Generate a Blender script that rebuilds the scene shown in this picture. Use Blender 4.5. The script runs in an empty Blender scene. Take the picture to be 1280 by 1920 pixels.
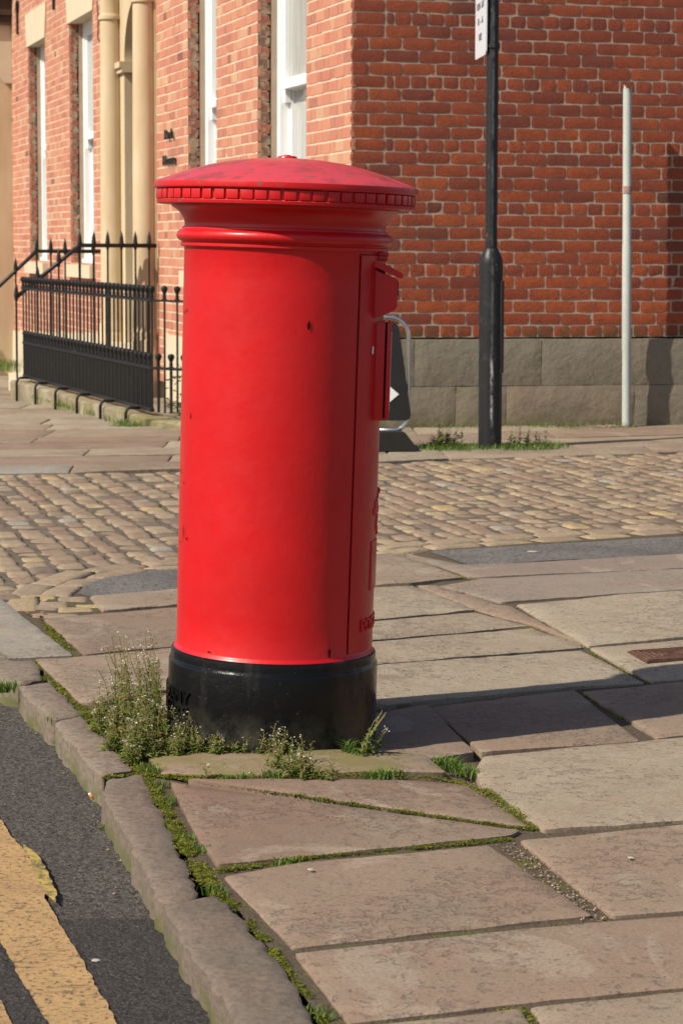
import bpy, bmesh, math, random
from mathutils import Vector, Matrix, noise
from mathutils.geometry import delaunay_2d_cdt, intersect_point_line
R = math.radians
random.seed(11)
scene = bpy.context.scene
COL = scene.collection

# ------------------------------------------------------------------ camera
F, HCAM, HZ = 4200.0, 1.265, 460.0            # focal length and horizon in pixels of the 1280 x 1920 photograph
PITCH = math.atan((960.0 - HZ) / F)
ROLL = 0.0050
CAM_M = Matrix.Rotation(math.pi / 2 - PITCH, 3, 'X') @ Matrix.Rotation(ROLL, 3, 'Z')
cam_d = bpy.data.cameras.new('camera')
cam = bpy.data.objects.new('camera', cam_d)
COL.objects.link(cam)
cam.location = (0, 0, HCAM)
cam.rotation_euler = CAM_M.to_euler()
cam_d.sensor_fit = 'HORIZONTAL'
cam_d.sensor_width = 36.0
cam_d.lens = 36.0 * F / 1280.0
cam_d.clip_start = 0.05
cam_d.clip_end = 2000
cam_d.dof.use_dof = True
cam_d.dof.focus_distance = 5.75
cam_d.dof.aperture_fstop = 20
scene.camera = cam

# ------------------------------------------------------------------ sky, sun, exposure
SUN_AZ, SUN_EL = R(33.0), R(43.0)             # sunlight travels to the right and away from the camera
world = bpy.data.worlds.new('World')
scene.world = world
world.use_nodes = True
wn = world.node_tree
wn.nodes.clear()
sky = wn.nodes.new('ShaderNodeTexSky')
sky.sky_type = 'NISHITA'
sky.sun_disc = False
sky.sun_elevation = SUN_EL
sky.sun_rotation = R(237)
sky.air_density = 1.0
sky.dust_density = 1.5
bg = wn.nodes.new('ShaderNodeBackground')
bg.inputs['Strength'].default_value = 0.075
wo = wn.nodes.new('ShaderNodeOutputWorld')
wn.links.new(sky.outputs[0], bg.inputs['Color'])
wn.links.new(bg.outputs[0], wo.inputs['Surface'])
sd = bpy.data.lights.new('sun', 'SUN')
sd.energy = 4.3
sd.angle = R(0.6)
sd.color = (1.0, 0.92, 0.77)
sun = bpy.data.objects.new('sun', sd)
COL.objects.link(sun)
LDIR = Vector((math.cos(SUN_AZ) * math.cos(SUN_EL), math.sin(SUN_AZ) * math.cos(SUN_EL), -math.sin(SUN_EL)))
sun.rotation_euler = LDIR.to_track_quat('-Z', 'Y').to_euler()
sun.location = (-6, -4, 9)
scene.view_settings.view_transform = 'Standard'
scene.view_settings.look = 'None'
scene.view_settings.exposure = 0.45
scene.view_settings.gamma = 1.0

# ------------------------------------------------------------------ helpers
def at(x, y, z=0.0):
    """point of the horizontal plane z seen at pixel (x, y) of the photograph"""
    d = CAM_M @ Vector(((x - 640) / F, -(y - 960) / F, -1.0))
    t = (z - HCAM) / d.z
    return Vector((d.x * t, d.y * t, z))

def on_plane(x, y, p0, n):
    d = CAM_M @ Vector(((x - 640) / F, -(y - 960) / F, -1.0))
    o = Vector((0, 0, HCAM))
    t = (Vector(p0) - o).dot(n) / d.dot(n)
    return o + d * t

def rnd(a, b):
    return random.uniform(a, b)

def nz(p, s, seed=0.0):
    return noise.noise(Vector((p[0] * s + seed, p[1] * s - seed * 0.7, p[2] * s + seed * 0.3)))

class MB:
    """collects shapes, links them as ONE mesh object"""
    def __init__(self):
        self.v, self.f, self.m, self.t = [], [], [], []
    def add(self, verts, faces, mat=0, tone=0.5):
        o = len(self.v)
        self.v.extend([tuple(p) for p in verts])
        for f in faces:
            self.f.append([i + o for i in f]); self.m.append(mat); self.t.append(tone)
    def box(self, c, s, M=None, mat=0, tone=0.5, bev=0.0):
        hx, hy, hz = s[0] / 2, s[1] / 2, s[2] / 2
        if bev <= 0:
            vs = [Vector((x, y, z)) for x in (-hx, hx) for y in (-hy, hy) for z in (-hz, hz)]
            fs = [(0, 1, 3, 2), (4, 6, 7, 5), (0, 4, 5, 1), (2, 3, 7, 6), (0, 2, 6, 4), (1, 5, 7, 3)]
        else:
            bm = bmesh.new()
            bmesh.ops.create_cube(bm, size=1)
            for q in bm.verts: q.co = Vector((q.co.x * s[0], q.co.y * s[1], q.co.z * s[2]))
            bmesh.ops.bevel(bm, geom=bm.edges[:], offset=bev, segments=2, affect='EDGES', profile=0.6)
            bm.verts.index_update()
            vs = [q.co.copy() for q in bm.verts]
            fs = [[q.index for q in f.verts] for f in bm.faces]
            bm.free()
        vs = [(M @ p if M else p) + Vector(c) for p in vs]
        self.add(vs, fs, mat, tone)
    def tube(self, pts, rads, n=8, mat=0, tone=0.5, caps=True):
        pts = [Vector(p) for p in pts]
        if not hasattr(rads, '__len__'): rads = [rads] * len(pts)
        vs, fs = [], []
        ref = None
        for i, p in enumerate(pts):
            d = (pts[min(i + 1, len(pts) - 1)] - pts[max(i - 1, 0)]).normalized()
            if ref is None:
                ref = d.orthogonal().normalized()
            ref = (ref - d * ref.dot(d))
            ref = ref.normalized() if ref.length > 1e-6 else d.orthogonal().normalized()
            b = d.cross(ref)
            for k in range(n):
                a = 2 * math.pi * k / n
                vs.append(p + (ref * math.cos(a) + b * math.sin(a)) * rads[i])
        for i in range(len(pts) - 1):
            for k in range(n):
                k2 = (k + 1) % n
                fs.append((i * n + k, i * n + k2, (i + 1) * n + k2, (i + 1) * n + k))
        if caps:
            fs.append(tuple(range(n))[::-1]); fs.append(tuple((len(pts) - 1) * n + k for k in range(n)))
        self.add(vs, fs, mat, tone)
    def lathe(self, prof, n=48, c=(0, 0, 0), a0=0.0, a1=2 * math.pi, mat=0, tone=0.5, M=None):
        full = abs(a1 - a0 - 2 * math.pi) < 1e-6
        cnt = n if full else n + 1
        vs, fs = [], []
        for (r, z) in prof:
            for k in range(cnt):
                a = a0 + (a1 - a0) * k / n
                p = Vector((r * math.cos(a), r * math.sin(a), z))
                vs.append((M @ p if M else p) + Vector(c))
        for i in range(len(prof) - 1):
            for k in range(n):
                k2 = (k + 1) % cnt
                fs.append((i * cnt + k, i * cnt + k2, (i + 1) * cnt + k2, (i + 1) * cnt + k))
        self.add(vs, fs, mat, tone)
    def prism(self, poly, z0, z1, M=None, c=(0, 0, 0), mat=0, tone=0.5):
        """extrude a 2D outline (x, y) from z0 to z1, then place it"""
        n = len(poly)
        vs = [Vector((p[0], p[1], z0)) for p in poly] + [Vector((p[0], p[1], z1)) for p in poly]
        vs = [(M @ p if M else p) + Vector(c) for p in vs]
        fs = [tuple(range(n))[::-1], tuple(range(n, 2 * n))]
        for i in range(n):
            j = (i + 1) % n
            fs.append((i, j, n + j, n + i))
        self.add(vs, fs, mat, tone)
    def build(self, name, mats, parent=None, smooth=False, auto=None):
        me = bpy.data.meshes.new(name)
        me.from_pydata(self.v, [], self.f)
        if not isinstance(mats, (list, tuple)): mats = [mats]
        for m in mats: me.materials.append(m)
        me.polygons.foreach_set('material_index', self.m)
        at_ = me.attributes.new('tone', 'FLOAT', 'FACE')
        at_.data.foreach_set('value', self.t)
        if smooth or auto:
            me.polygons.foreach_set('use_smooth', [True] * len(self.f))
        bm = bmesh.new(); bm.from_mesh(me)
        bmesh.ops.recalc_face_normals(bm, faces=bm.faces[:])
        if auto:
            for e in bm.edges:
                if len(e.link_faces) == 2 and e.calc_face_angle(0) > R(auto): e.smooth = False
        bm.to_mesh(me); bm.free()
        me.update()
        o = bpy.data.objects.new(name, me)
        COL.objects.link(o)
        if parent: o.parent = parent
        return o

def empty(name, loc=(0, 0, 0), rot=(0, 0, 0)):
    o = bpy.data.objects.new(name, None)
    o.empty_display_size = 0.1
    COL.objects.link(o)
    o.location = loc; o.rotation_euler = rot
    return o

def tag(o, label=None, cat=None, group=None, kind=None):
    if label: o['label'] = label
    if cat: o['category'] = cat
    if group: o['group'] = group
    if kind: o['kind'] = kind
    return o

def text_mesh(s, size, depth):
    """letters as plain verts / faces, lying in the XY plane, centred on x"""
    cu = bpy.data.curves.new('lettering', 'FONT')
    cu.body = s; cu.size = size; cu.extrude = depth; cu.align_x = 'CENTER'; cu.resolution_u = 3
    o = bpy.data.objects.new('lettering', cu)
    COL.objects.link(o)
    dg = bpy.context.evaluated_depsgraph_get()
    me = o.evaluated_get(dg).to_mesh()
    vs = [v.co.copy() for v in me.vertices]
    fs = [tuple(p.vertices) for p in me.polygons]
    o.evaluated_get(dg).to_mesh_clear()
    bpy.data.objects.remove(o); bpy.data.curves.remove(cu)
    return vs, fs

# ------------------------------------------------------------------ materials
def lin(r, g, b):
    f = lambda c: (c / 255 / 12.92) if c / 255 <= 0.04045 else ((c / 255 + 0.055) / 1.055) ** 2.4
    return (f(r), f(g), f(b), 1)

class Mat:
    def __init__(self, name, rough=0.8, spec=0.3):
        self.m = bpy.data.materials.new(name)
        self.m.use_nodes = True
        self.nt = self.m.node_tree
        self.b = self.nt.nodes['Principled BSDF']
        self.b.inputs['Roughness'].default_value = rough
        self.b.inputs['Specular IOR Level'].default_value = spec
        self._tc = None
    def n(self, t, **kw):
        x = self.nt.nodes.new(t)
        for k, v in kw.items(): setattr(x, k, v)
        return x
    def l(self, a, b): self.nt.links.new(a, b)
    def tc(self, kind='Object'):
        if not self._tc: self._tc = self.n('ShaderNodeTexCoord')
        return self._tc.outputs[kind]
    def pos(self):
        return self.n('ShaderNodeNewGeometry').outputs['Position']
    def noise(self, scale, detail=4, rough=0.6, vec=None, dist=0.0, sc3=None):
        x = self.n('ShaderNodeTexNoise')
        x.inputs['Scale'].default_value = scale; x.inputs['Detail'].default_value = detail
        x.inputs['Roughness'].default_value = rough; x.inputs['Distortion'].default_value = dist
        v = vec or self.pos()
        if sc3:
            mp = self.n('ShaderNodeMapping'); mp.inputs['Scale'].default_value = sc3
            self.l(v, mp.inputs['Vector']); v = mp.outputs[0]
        self.l(v, x.inputs['Vector'])
        return x.outputs[0]
    def voro(self, scale, feature='F1', vec=None, out='Distance', rand=1.0):
        x = self.n('ShaderNodeTexVoronoi', feature=feature)
        x.inputs['Scale'].default_value = scale
        x.inputs['Randomness'].default_value = rand
        self.l(vec or self.pos(), x.inputs['Vector'])
        return x.outputs[out]
    def ramp(self, fac, stops, interp='LINEAR'):
        x = self.n('ShaderNodeValToRGB')
        x.color_ramp.interpolation = interp
        e = x.color_ramp.elements
        while len(e) < len(stops): e.new(0.5)
        for el, (p, c) in zip(e, stops):
            el.position = p
            el.color = c if hasattr(c, '__len__') else (c, c, c, 1)
        self.l(fac, x.inputs['Fac'])
        return x.outputs['Color']
    def mix(self, fac, a, b, mode='MIX'):
        x = self.n('ShaderNodeMix', data_type='RGBA', blend_type=mode)
        for i, v in ((0, fac), (6, a), (7, b)):
            if hasattr(v, 'is_linked'): self.l(v, x.inputs[i])
            elif i == 0: x.inputs[0].default_value = v
            else: x.inputs[i].default_value = v if hasattr(v, '__len__') else (v, v, v, 1)
        return x.outputs[2]
    def math(self, op, a, b=0.0):
        x = self.n('ShaderNodeMath', operation=op)
        for i, v in ((0, a), (1, b)):
            if hasattr(v, 'is_linked'): self.l(v, x.inputs[i])
            else: x.inputs[i].default_value = v
        return x.outputs[0]
    def tone(self):
        x = self.n('ShaderNodeAttribute', attribute_name='tone')
        return x.outputs['Fac']
    def color(self, c):
        if hasattr(c, 'is_linked'): self.l(c, self.b.inputs['Base Color'])
        else: self.b.inputs['Base Color'].default_value = c
    def roughness(self, c): self.l(c, self.b.inputs['Roughness'])
    def bump(self, h, strength=0.5, dist=0.01):
        x = self.n('ShaderNodeBump')
        x.inputs['Strength'].default_value = strength; x.inputs['Distance'].default_value = dist
        self.l(h, x.inputs['Height'])
        if self.b.inputs['Normal'].is_linked:
            self.l(self.b.inputs['Normal'].links[0].from_socket, x.inputs['Normal'])
        self.l(x.outputs[0], self.b.inputs['Normal'])

def sep_z(M, vec):
    x = M.n('ShaderNodeSeparateXYZ'); M.l(vec, x.inputs[0]); return x.outputs

# -- brick, raked side wall
m = Mat('side brick', 0.9, 0.2)
t = m.ramp(m.tone(), [(0.0, (0.085, 0.055, 0.036, 1)), (0.12, (0.15, 0.052, 0.036, 1)), (0.35, (0.23, 0.055, 0.033, 1)),
                      (0.65, (0.35, 0.072, 0.028, 1)), (1.0, (0.45, 0.105, 0.032, 1))])
n1 = m.noise(9, 5, 0.65)
t = m.mix(m.ramp(n1, [(0.3, 0.0), (0.75, 0.55)]), t, (0.15, 0.05, 0.036, 1))
n2 = m.noise(55, 4, 0.7)
t = m.mix(m.ramp(n2, [(0.25, 0.75), (0.55, 0.0)]), t, (0.10, 0.045, 0.034, 1))
t = m.mix(m.ramp(m.noise(30, 3, 0.7), [(0.66, 0.0), (0.78, 0.5)]), t, (0.34, 0.20, 0.14, 1))
bz = sep_z(m, m.tc('Object'))[2]
t = m.mix(m.math('MULTIPLY', m.ramp(m.math('MULTIPLY', bz, .4), [(.25, 0.0), (1.0, .45)]), m.ramp(m.noise(3.5, 4, .6), [(.35, .4), (.65, 1.0)])), t, (0.185, 0.058, 0.042, 1))
t = m.mix(m.math('MULTIPLY', m.ramp(bz, [(0.63, 1.0), (0.74, 0.0)]), m.ramp(m.noise(9, 5, .7), [(0.38, 0.0), (0.55, .85)])), t, (0.085, 0.075, 0.035, 1))
m.color(t)
m.bump(m.noise(70, 6, 0.7), 0.8, 0.005)
M_BRICK_SIDE = m.m
# -- brick, front facade (paler, pinker)
m = Mat('front brick', 0.9, 0.2)
t = m.ramp(m.tone(), [(0.0, (0.17, 0.080, 0.055, 1)), (0.15, (0.36, 0.145, 0.10, 1)), (0.45, (0.47, 0.185, 0.125, 1)),
                      (0.75, (0.52, 0.235, 0.145, 1)), (1.0, (0.53, 0.34, 0.22, 1))])
t = m.mix(m.ramp(m.noise(12, 4, 0.6), [(0.35, 0.0), (0.75, 0.45)]), t, (0.44, 0.22, 0.16, 1))
m.color(t)
m.bump(m.noise(60, 4, 0.7), 0.5, 0.004)
M_BRICK_FRONT = m.m
# -- reveal brick: patched with render
m = Mat('reveal brick', 0.9, 0.2)
t = m.ramp(m.tone(), [(0.0, (0.16, 0.10, 0.07, 1)), (0.4, (0.26, 0.10, 0.07, 1)), (1.0, (0.34, 0.11, 0.07, 1))])
t = m.mix(m.ramp(m.noise(11, 5, 0.7), [(0.47, 0.0), (0.6, 0.9)]), t, (0.38, 0.29, 0.20, 1))
m.color(t)
m.bump(m.noise(40, 5, 0.7), 0.8, 0.008)
M_BRICK_REVEAL = m.m

def simple(name, col, rough=0.8, spec=0.3, var=0.25, scale=8.0, bump=0.3, bscale=60, bdist=0.004, metal=0.0):
    m = Mat(name, rough, spec)
    c2 = tuple(c * (1 - var) for c in col[:3]) + (1,)
    m.color(m.mix(m.ramp(m.noise(scale, 5, 0.65), [(0.3, 0.0), (0.7, 1.0)]), col, c2))
    if bump: m.bump(m.noise(bscale, 5, 0.65), bump, bdist)
    m.b.inputs['Metallic'].default_value = metal
    return m.m
M_MORTAR_SIDE = simple('side mortar', (0.42, 0.335, 0.26, 1), 0.95, 0.1, 0.3, 14, 0.6, 90, 0.004)
M_MORTAR_FRONT = simple('front mortar', (0.68, 0.53, 0.40, 1), 0.95, 0.1, 0.15, 10, 0.5, 90, 0.004)
M_RENDER = simple('reveal render', (0.42, 0.33, 0.25, 1), 0.95, 0.1, 0.2, 6, 0.4, 60, 0.004)
# -- sandstone plinth with green staining
m = Mat('plinth sandstone', 0.92, 0.15)
t = m.mix(m.ramp(m.noise(2.2, 4, 0.6), [(0.35, 0.0), (0.65, 1.0)]), (0.235, 0.195, 0.145, 1), (0.20, 0.18, 0.14, 1))
t = m.mix(m.ramp(m.tone(), [(0.0, 0.0), (1.0, 0.7)]), t, (0.25, 0.185, 0.135, 1))
t = m.mix(m.ramp(m.noise(24, 5, 0.7), [(0.5, 0.0), (0.8, 0.6)]), t, (0.14, 0.12, 0.09, 1))
z = sep_z(m, m.pos())[2]
lowg = m.math('MULTIPLY', m.ramp(z, [(0.0, 1.0), (0.14, 0.0)]), m.ramp(m.noise(6, 4, 0.6), [(0.35, 0.0), (0.6, 0.8)]))
t = m.mix(lowg, t, (0.13, 0.12, 0.055, 1))
m.color(t)
m.bump(m.noise(9, 5, 0.6), 0.6, 0.02)
m.bump(m.noise(80, 5, 0.7), 0.5, 0.004)
M_PLINTH = m.m
M_CREAM = simple('cream stone paint', (0.60, 0.52, 0.38, 1), 0.85, 0.2, 0.1, 4, 0.25, 40, 0.004)
m = Mat('column sandstone', 0.85, 0.2)
t = m.mix(m.ramp(m.noise(1.5, 4, 0.6, sc3=(3, 3, 0.8)), [(0.35, 0.0), (0.65, 1.0)]), (0.58, 0.47, 0.32, 1), (0.50, 0.385, 0.245, 1))
m.color(t); m.bump(m.noise(30, 4, 0.6), 0.3, 0.004)
M_COLUMN = m.m
M_WHITE = simple('white gloss paint', (0.84, 0.85, 0.86, 1), 0.4, 0.5, 0.05, 6, 0.05, 30, 0.002)
m = Mat('window glass', 0.06, 0.6)
m.color(m.mix(m.ramp(m.noise(2.0, 4, 0.6, sc3=(6, 6, 0.4)), [(0.35, 0.0), (0.65, 1.0)]), (0.34, 0.35, 0.34, 1), (0.46, 0.47, 0.46, 1)))
M_GLASS = m.m
M_DARKDOOR = simple('dark door paint', (0.03, 0.035, 0.03, 1), 0.45, 0.5, 0.2)
M_SLATE = simple('slate', (0.10, 0.10, 0.11, 1), 0.7, 0.3, 0.4, 6)
M_BROWNWOOD = simple('brown timber', (0.07, 0.045, 0.03, 1), 0.7, 0.3, 0.4, 8)
M_BLUEPIPE = simple('blue grey pipe', (0.10, 0.14, 0.22, 1), 0.5, 0.4, 0.2)
# -- iron
m = Mat('black iron paint', 0.42, 0.3)
t = m.mix(m.ramp(m.noise(18, 5, 0.7), [(0.6, 0.0), (0.8, 0.5)]), (0.012, 0.012, 0.014, 1), (0.10, 0.095, 0.085, 1))
m.color(t)
m.bump(m.noise(60, 4, 0.6), 0.35, 0.003)
M_IRON = m.m
m = Mat('post black paint', 0.42, 0.35)
oz = m.tc()
t = m.mix(m.ramp(m.noise(40, 5, 0.75, vec=oz, sc3=(1, 1, 0.25)), [(0.64, 0.0), (0.72, 0.8)]), (0.016, 0.016, 0.018, 1), (0.30, 0.30, 0.30, 1))
t = m.mix(m.ramp(m.noise(6, 5, 0.7, vec=oz), [(0.55, 0.0), (0.8, 0.35)]), t, (0.12, 0.12, 0.12, 1))
sx = sep_z(m, oz)
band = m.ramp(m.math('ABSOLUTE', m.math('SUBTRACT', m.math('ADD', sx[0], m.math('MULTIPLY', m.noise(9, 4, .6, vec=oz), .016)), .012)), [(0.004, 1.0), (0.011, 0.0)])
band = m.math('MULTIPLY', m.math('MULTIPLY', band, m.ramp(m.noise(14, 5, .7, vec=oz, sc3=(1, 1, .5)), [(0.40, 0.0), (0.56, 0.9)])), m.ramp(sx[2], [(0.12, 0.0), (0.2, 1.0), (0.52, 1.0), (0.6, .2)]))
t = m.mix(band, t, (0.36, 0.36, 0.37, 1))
m.color(t)
m.bump(m.noise(50, 4, 0.6), 0.3, 0.003)
M_POST = m.m
M_GREY_POLE = simple('pale grey pole paint', (0.46, 0.49, 0.46, 1), 0.5, 0.4, 0.15, 12, 0.2, 60, 0.002)
M_STICKER = simple('torn paper sticker', (0.45, 0.30, 0.27, 1), 0.8, 0.2, 0.5, 40, 0.2)
M_CHROME = simple('polished steel tube', (0.75, 0.75, 0.76, 1), 0.22, 0.5, 0.08, 20, 0.0, metal=1.0)
M_SIGNBLACK = simple('black sign panel', (0.018, 0.018, 0.019, 1), 0.55, 0.4, 0.2, 12, 0.05)
M_RUBBER = simple('black rubber foot', (0.022, 0.02, 0.019, 1), 0.75, 0.3, 0.3, 12, 0.2)
M_SIGNWHITE = simple('white sign face', (0.66, 0.66, 0.72, 1), 0.45, 0.4, 0.06, 5, 0.0)
M_INK = simple('grey lettering ink', (0.14, 0.13, 0.14, 1), 0.6, 0.3, 0.1, 10, 0.0)
M_WHITEPRINT = simple('white print', (0.82, 0.82, 0.84, 1), 0.5, 0.4, 0.03, 10, 0.0)
# -- red pillar box paint
def red_paint(name, dirt, chips):
    m = Mat(name, 0.34, 0.38)
    o = m.tc()
    t = m.mix(m.ramp(m.noise(5, 5, 0.6, vec=o), [(0.3, 0.0), (0.7, 1.0)]), (0.57, 0.006, 0.009, 1), (0.49, 0.006, 0.008, 1))
    t = m.mix(m.ramp(m.noise(3.2, 3, 0.6, vec=o, sc3=(6, 6, 1)), [(0.55, 0.0), (0.8, 0.4)]), t, (0.50, 0.007, 0.009, 1))
    if dirt > 0:
        nn = m.noise(9, 7, 0.72, vec=o)
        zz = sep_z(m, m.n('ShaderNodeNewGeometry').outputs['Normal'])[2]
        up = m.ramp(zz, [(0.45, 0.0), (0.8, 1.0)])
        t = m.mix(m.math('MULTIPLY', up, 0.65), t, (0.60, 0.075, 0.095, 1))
        t = m.mix(m.math('MULTIPLY', m.ramp(nn, [(0.50, 0.0), (0.63, 0.8)]), up), t, (0.27, 0.045, 0.04, 1))
        t = m.mix(m.ramp(m.noise(26, 6, 0.7, vec=o), [(0.58, 0.0), (0.66, 0.85)]), t, (0.17, 0.085, 0.06, 1))
    ch = m.ramp(m.math('ADD', m.voro(13, vec=o), m.math('MULTIPLY', m.noise(60, 3, 0.6, vec=o), 0.05)), [(0.030, 1.0), (0.036, 0.0)])
    sel = m.ramp(m.voro(13, vec=o, out='Color'), [(0.90, 0.0), (0.92, chips)])
    t = m.mix(m.math('MULTIPLY', ch, sel), t, (0.10, 0.012, 0.012, 1))
    m.color(t)
    m.roughness(m.ramp(m.noise(14, 5, 0.65, vec=o), [(0.3, 0.28), (0.7, 0.5)]))
    m.bump(m.noise(45, 3, 0.5, vec=o), 0.16, 0.004)
    m.bump(m.noise(7, 3, 0.5, vec=o), 0.12, 0.01)
    m.b.inputs['Coat Weight'].default_value = 0.15
    m.b.inputs['Coat Roughness'].default_value = 0.2
    return m.m
M_RED = red_paint('red pillar box paint', 0.0, 0.9)
M_REDCAP = red_paint('red cap paint', 1.0, 0.6)
m = Mat('black base paint', 0.3, 0.26)
o = m.tc()
x, y, z = sep_z(m, o)[:3]
rust = m.math('MULTIPLY', m.ramp(x, [(0.14, 0.0), (0.24, 1.0)]), m.ramp(m.noise(14, 5, 0.7, vec=o, sc3=(1, 1, 0.4)), [(0.38, 0.0), (0.62, 0.85)]))
dust = m.math('MULTIPLY', m.ramp(z, [(0.0, 1.0), (0.10, 0.0)]), m.ramp(m.noise(16, 5, 0.7, vec=o), [(0.38, 0.0), (0.68, 0.8)]))
t = m.mix(rust, (0.005, 0.005, 0.006, 1), (0.10, 0.045, 0.02, 1))
t = m.mix(dust, t, (0.10, 0.095, 0.07, 1))
t = m.mix(m.ramp(m.noise(90, 4, 0.65, vec=o), [(0.66, 0.0), (0.72, 0.5)]), t, (0.12, 0.115, 0.11, 1))
t = m.mix(m.ramp(m.noise(16, 4, 0.65, vec=o, sc3=(1, 1, .2)), [(0.55, 0.0), (0.8, 0.35)]), t, (0.07, 0.06, 0.05, 1))
m.color(t)
m.roughness(m.ramp(m.noise(12, 5, 0.65, vec=o), [(0.3, 0.12), (0.7, 0.30)]))
m.bump(m.noise(38, 5, 0.65, vec=o), 0.35, 0.005)
M_BASE = m.m
M_GAP = simple('dark seam', (0.035, 0.004, 0.004, 1), 0.9, 0.1, 0.1, 10, 0.0)

# -- sandstone flags
def flag_mat(name, stops, pit=0.8, green=0.0):
    m = Mat(name, 0.88, 0.22)
    t = m.ramp(m.tone(), stops)
    p = m.pos()
    big = m.noise(1.7, 4, 0.6, dist=0.6)
    t = m.mix(m.ramp(big, [(0.38, 0.0), (0.7, 0.45)]), t, (0.28, 0.235, 0.175, 1))
    t = m.mix(m.ramp(m.noise(5.5, 5, 0.65, dist=0.8), [(0.48, 0.0), (0.7, 0.5)]), t, (0.27, 0.178, 0.13, 1))
    t = m.mix(m.ramp(m.noise(3.3, 6, 0.7, dist=0.4), [(0.52, 0.0), (0.75, 0.7)]), t, (0.20, 0.155, 0.12, 1))
    t = m.mix(m.ramp(m.noise(2.1, 5, 0.6, dist=1.2), [(0.56, 0.0), (0.6, 0.4)]), t, (0.36, 0.30, 0.235, 1))
    # thin flakes lifted off along the bedding
    fl = m.math('ADD', m.noise(30, 7, 0.66, dist=0.3), m.math('MULTIPLY', m.math('SUBTRACT', m.noise(1.9, 3, 0.5), 0.5), 0.85))
    t = m.mix(m.math('MULTIPLY', m.ramp(fl, [(0.60, 0.0), (0.615, 0.28)]), pit), t, (0.17, 0.13, 0.105, 1))
    t = m.mix(m.math('MULTIPLY', m.ramp(fl, [(0.585, 0.0), (0.600, 0.85), (0.614, 0.0)]), pit), t, (0.085, 0.066, 0.055, 1))
    sp = m.math('MULTIPLY', m.ramp(m.noise(42, 5, 0.6, sc3=(.8, 1.2, 1)), [(0.60, 0.0), (0.635, 0.8)]), m.ramp(m.noise(1.5, 3, 0.5), [(0.42, 0.1), (0.6, 1.0)]))
    t = m.mix(m.math('MULTIPLY', sp, pit), t, (0.12, 0.095, 0.08, 1))
    pits = m.math('MULTIPLY', m.ramp(m.voro(48), [(0.16, 1.0), (0.24, 0.0)]), m.ramp(m.noise(3.0, 4, 0.6), [(0.5, 0.0), (0.62, 0.8)]))
    t = m.mix(m.math('MULTIPLY', pits, m.ramp(m.voro(48, out='Color'), [(0.55, 0.0), (0.6, 1.0)])), t, (0.12, 0.095, 0.08, 1))
    t = m.mix(m.ramp(m.noise(140, 4, 0.7), [(0.36, 0.5), (0.5, 0.0)]), t, (0.10, 0.08, 0.065, 1))
    t = m.mix(m.ramp(m.voro(9), [(0.012, 0.5), (0.02, 0.0)]), t, (0.45, 0.42, 0.38, 1))
    if green:
        t = m.mix(m.ramp(m.noise(4.5, 5, 0.65), [(0.40, 0.0), (0.6, green)]), t, (0.16, 0.14, 0.045, 1))
    m.color(t)
    m.bump(m.ramp(fl, [(0.59, 1.0), (0.63, 0.0)]), 0.6, 0.003)
    m.bump(m.noise(16, 6, 0.65), 0.55, 0.008)
    m.bump(m.noise(150, 4, 0.7), 0.35, 0.002)
    return m.m
FS = [(0.0, (0.168, 0.108, 0.080, 1)), (0.35, (0.240, 0.164, 0.120, 1)), (0.65, (0.315, 0.258, 0.190, 1)), (1.0, (0.355, 0.312, 0.235, 1))]
M_FLAG = flag_mat('sandstone flag', FS)
M_FLAG_GREEN = flag_mat('algae stained flag', FS, 0.5, 0.75)
m = Mat('kerb stone', 0.88, 0.22)
t = m.ramp(m.tone(), [(0.0, (0.135, 0.106, 0.086, 1)), (1.0, (0.235, 0.195, 0.15, 1))])
t = m.mix(m.ramp(m.noise(5, 5, 0.65), [(0.4, 0.0), (0.7, 0.7)]), t, (0.21, 0.15, 0.115, 1))
t = m.mix(m.ramp(m.noise(60, 5, 0.7), [(0.4, 0.5), (0.55, 0.0)]), t, (0.08, 0.068, 0.058, 1))
t = m.mix(m.ramp(m.noise(26, 6, 0.7, sc3=(1, .6, 1)), [(0.56, 0.0), (0.66, 0.55)]), t, (0.11, 0.09, 0.075, 1))
kz = sep_z(m, m.pos())[2]
side = m.math('MULTIPLY', m.ramp(m.math('MULTIPLY', kz, -1.0), [(0.025, 0.0), (0.055, 1.0)]), m.ramp(m.noise(7, 5, 0.6), [(0.42, 0.0), (0.6, 0.85)]))
t = m.mix(side, t, (0.10, 0.105, 0.035, 1))
m.color(t)
m.bump(m.noise(12, 6, 0.6), 0.6, 0.015)
m.bump(m.noise(110, 4, 0.7), 0.4, 0.003)
M_KERB = m.m
m = Mat('granite sett', 0.8, 0.3)
t = m.ramp(m.tone(), [(0.0, (0.15, 0.115, 0.088, 1)), (0.25, (0.25, 0.165, 0.112, 1)), (0.55, (0.295, 0.22, 0.15, 1)), (0.85, (0.36, 0.275, 0.18, 1)), (0.96, (0.42, 0.31, 0.15, 1)), (1.0, (0.30, 0.28, 0.25, 1))])
t = m.mix(m.ramp(m.noise(14, 5, 0.65), [(0.4, 0.0), (0.7, 0.6)]), t, (0.22, 0.155, 0.112, 1))
t = m.mix(m.ramp(m.noise(48, 5, 0.7), [(0.56, 0.0), (0.68, 0.6)]), t, (0.12, 0.09, 0.07, 1))
t = m.mix(m.ramp(m.noise(130, 3, 0.6), [(0.4, 0.4), (0.55, 0.0)]), t, (0.12, 0.10, 0.085, 1))
m.color(t)
m.bump(m.noise(30, 5, 0.65), 0.6, 0.01)
M_SETT = m.m
M_SETTBED = simple('sett joint grit', (0.19, 0.155, 0.118, 1), 0.95, 0.1, 0.5, 14, 0.9, 70, 0.01)
m = Mat('joint soil', 0.95, 0.1)
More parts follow.
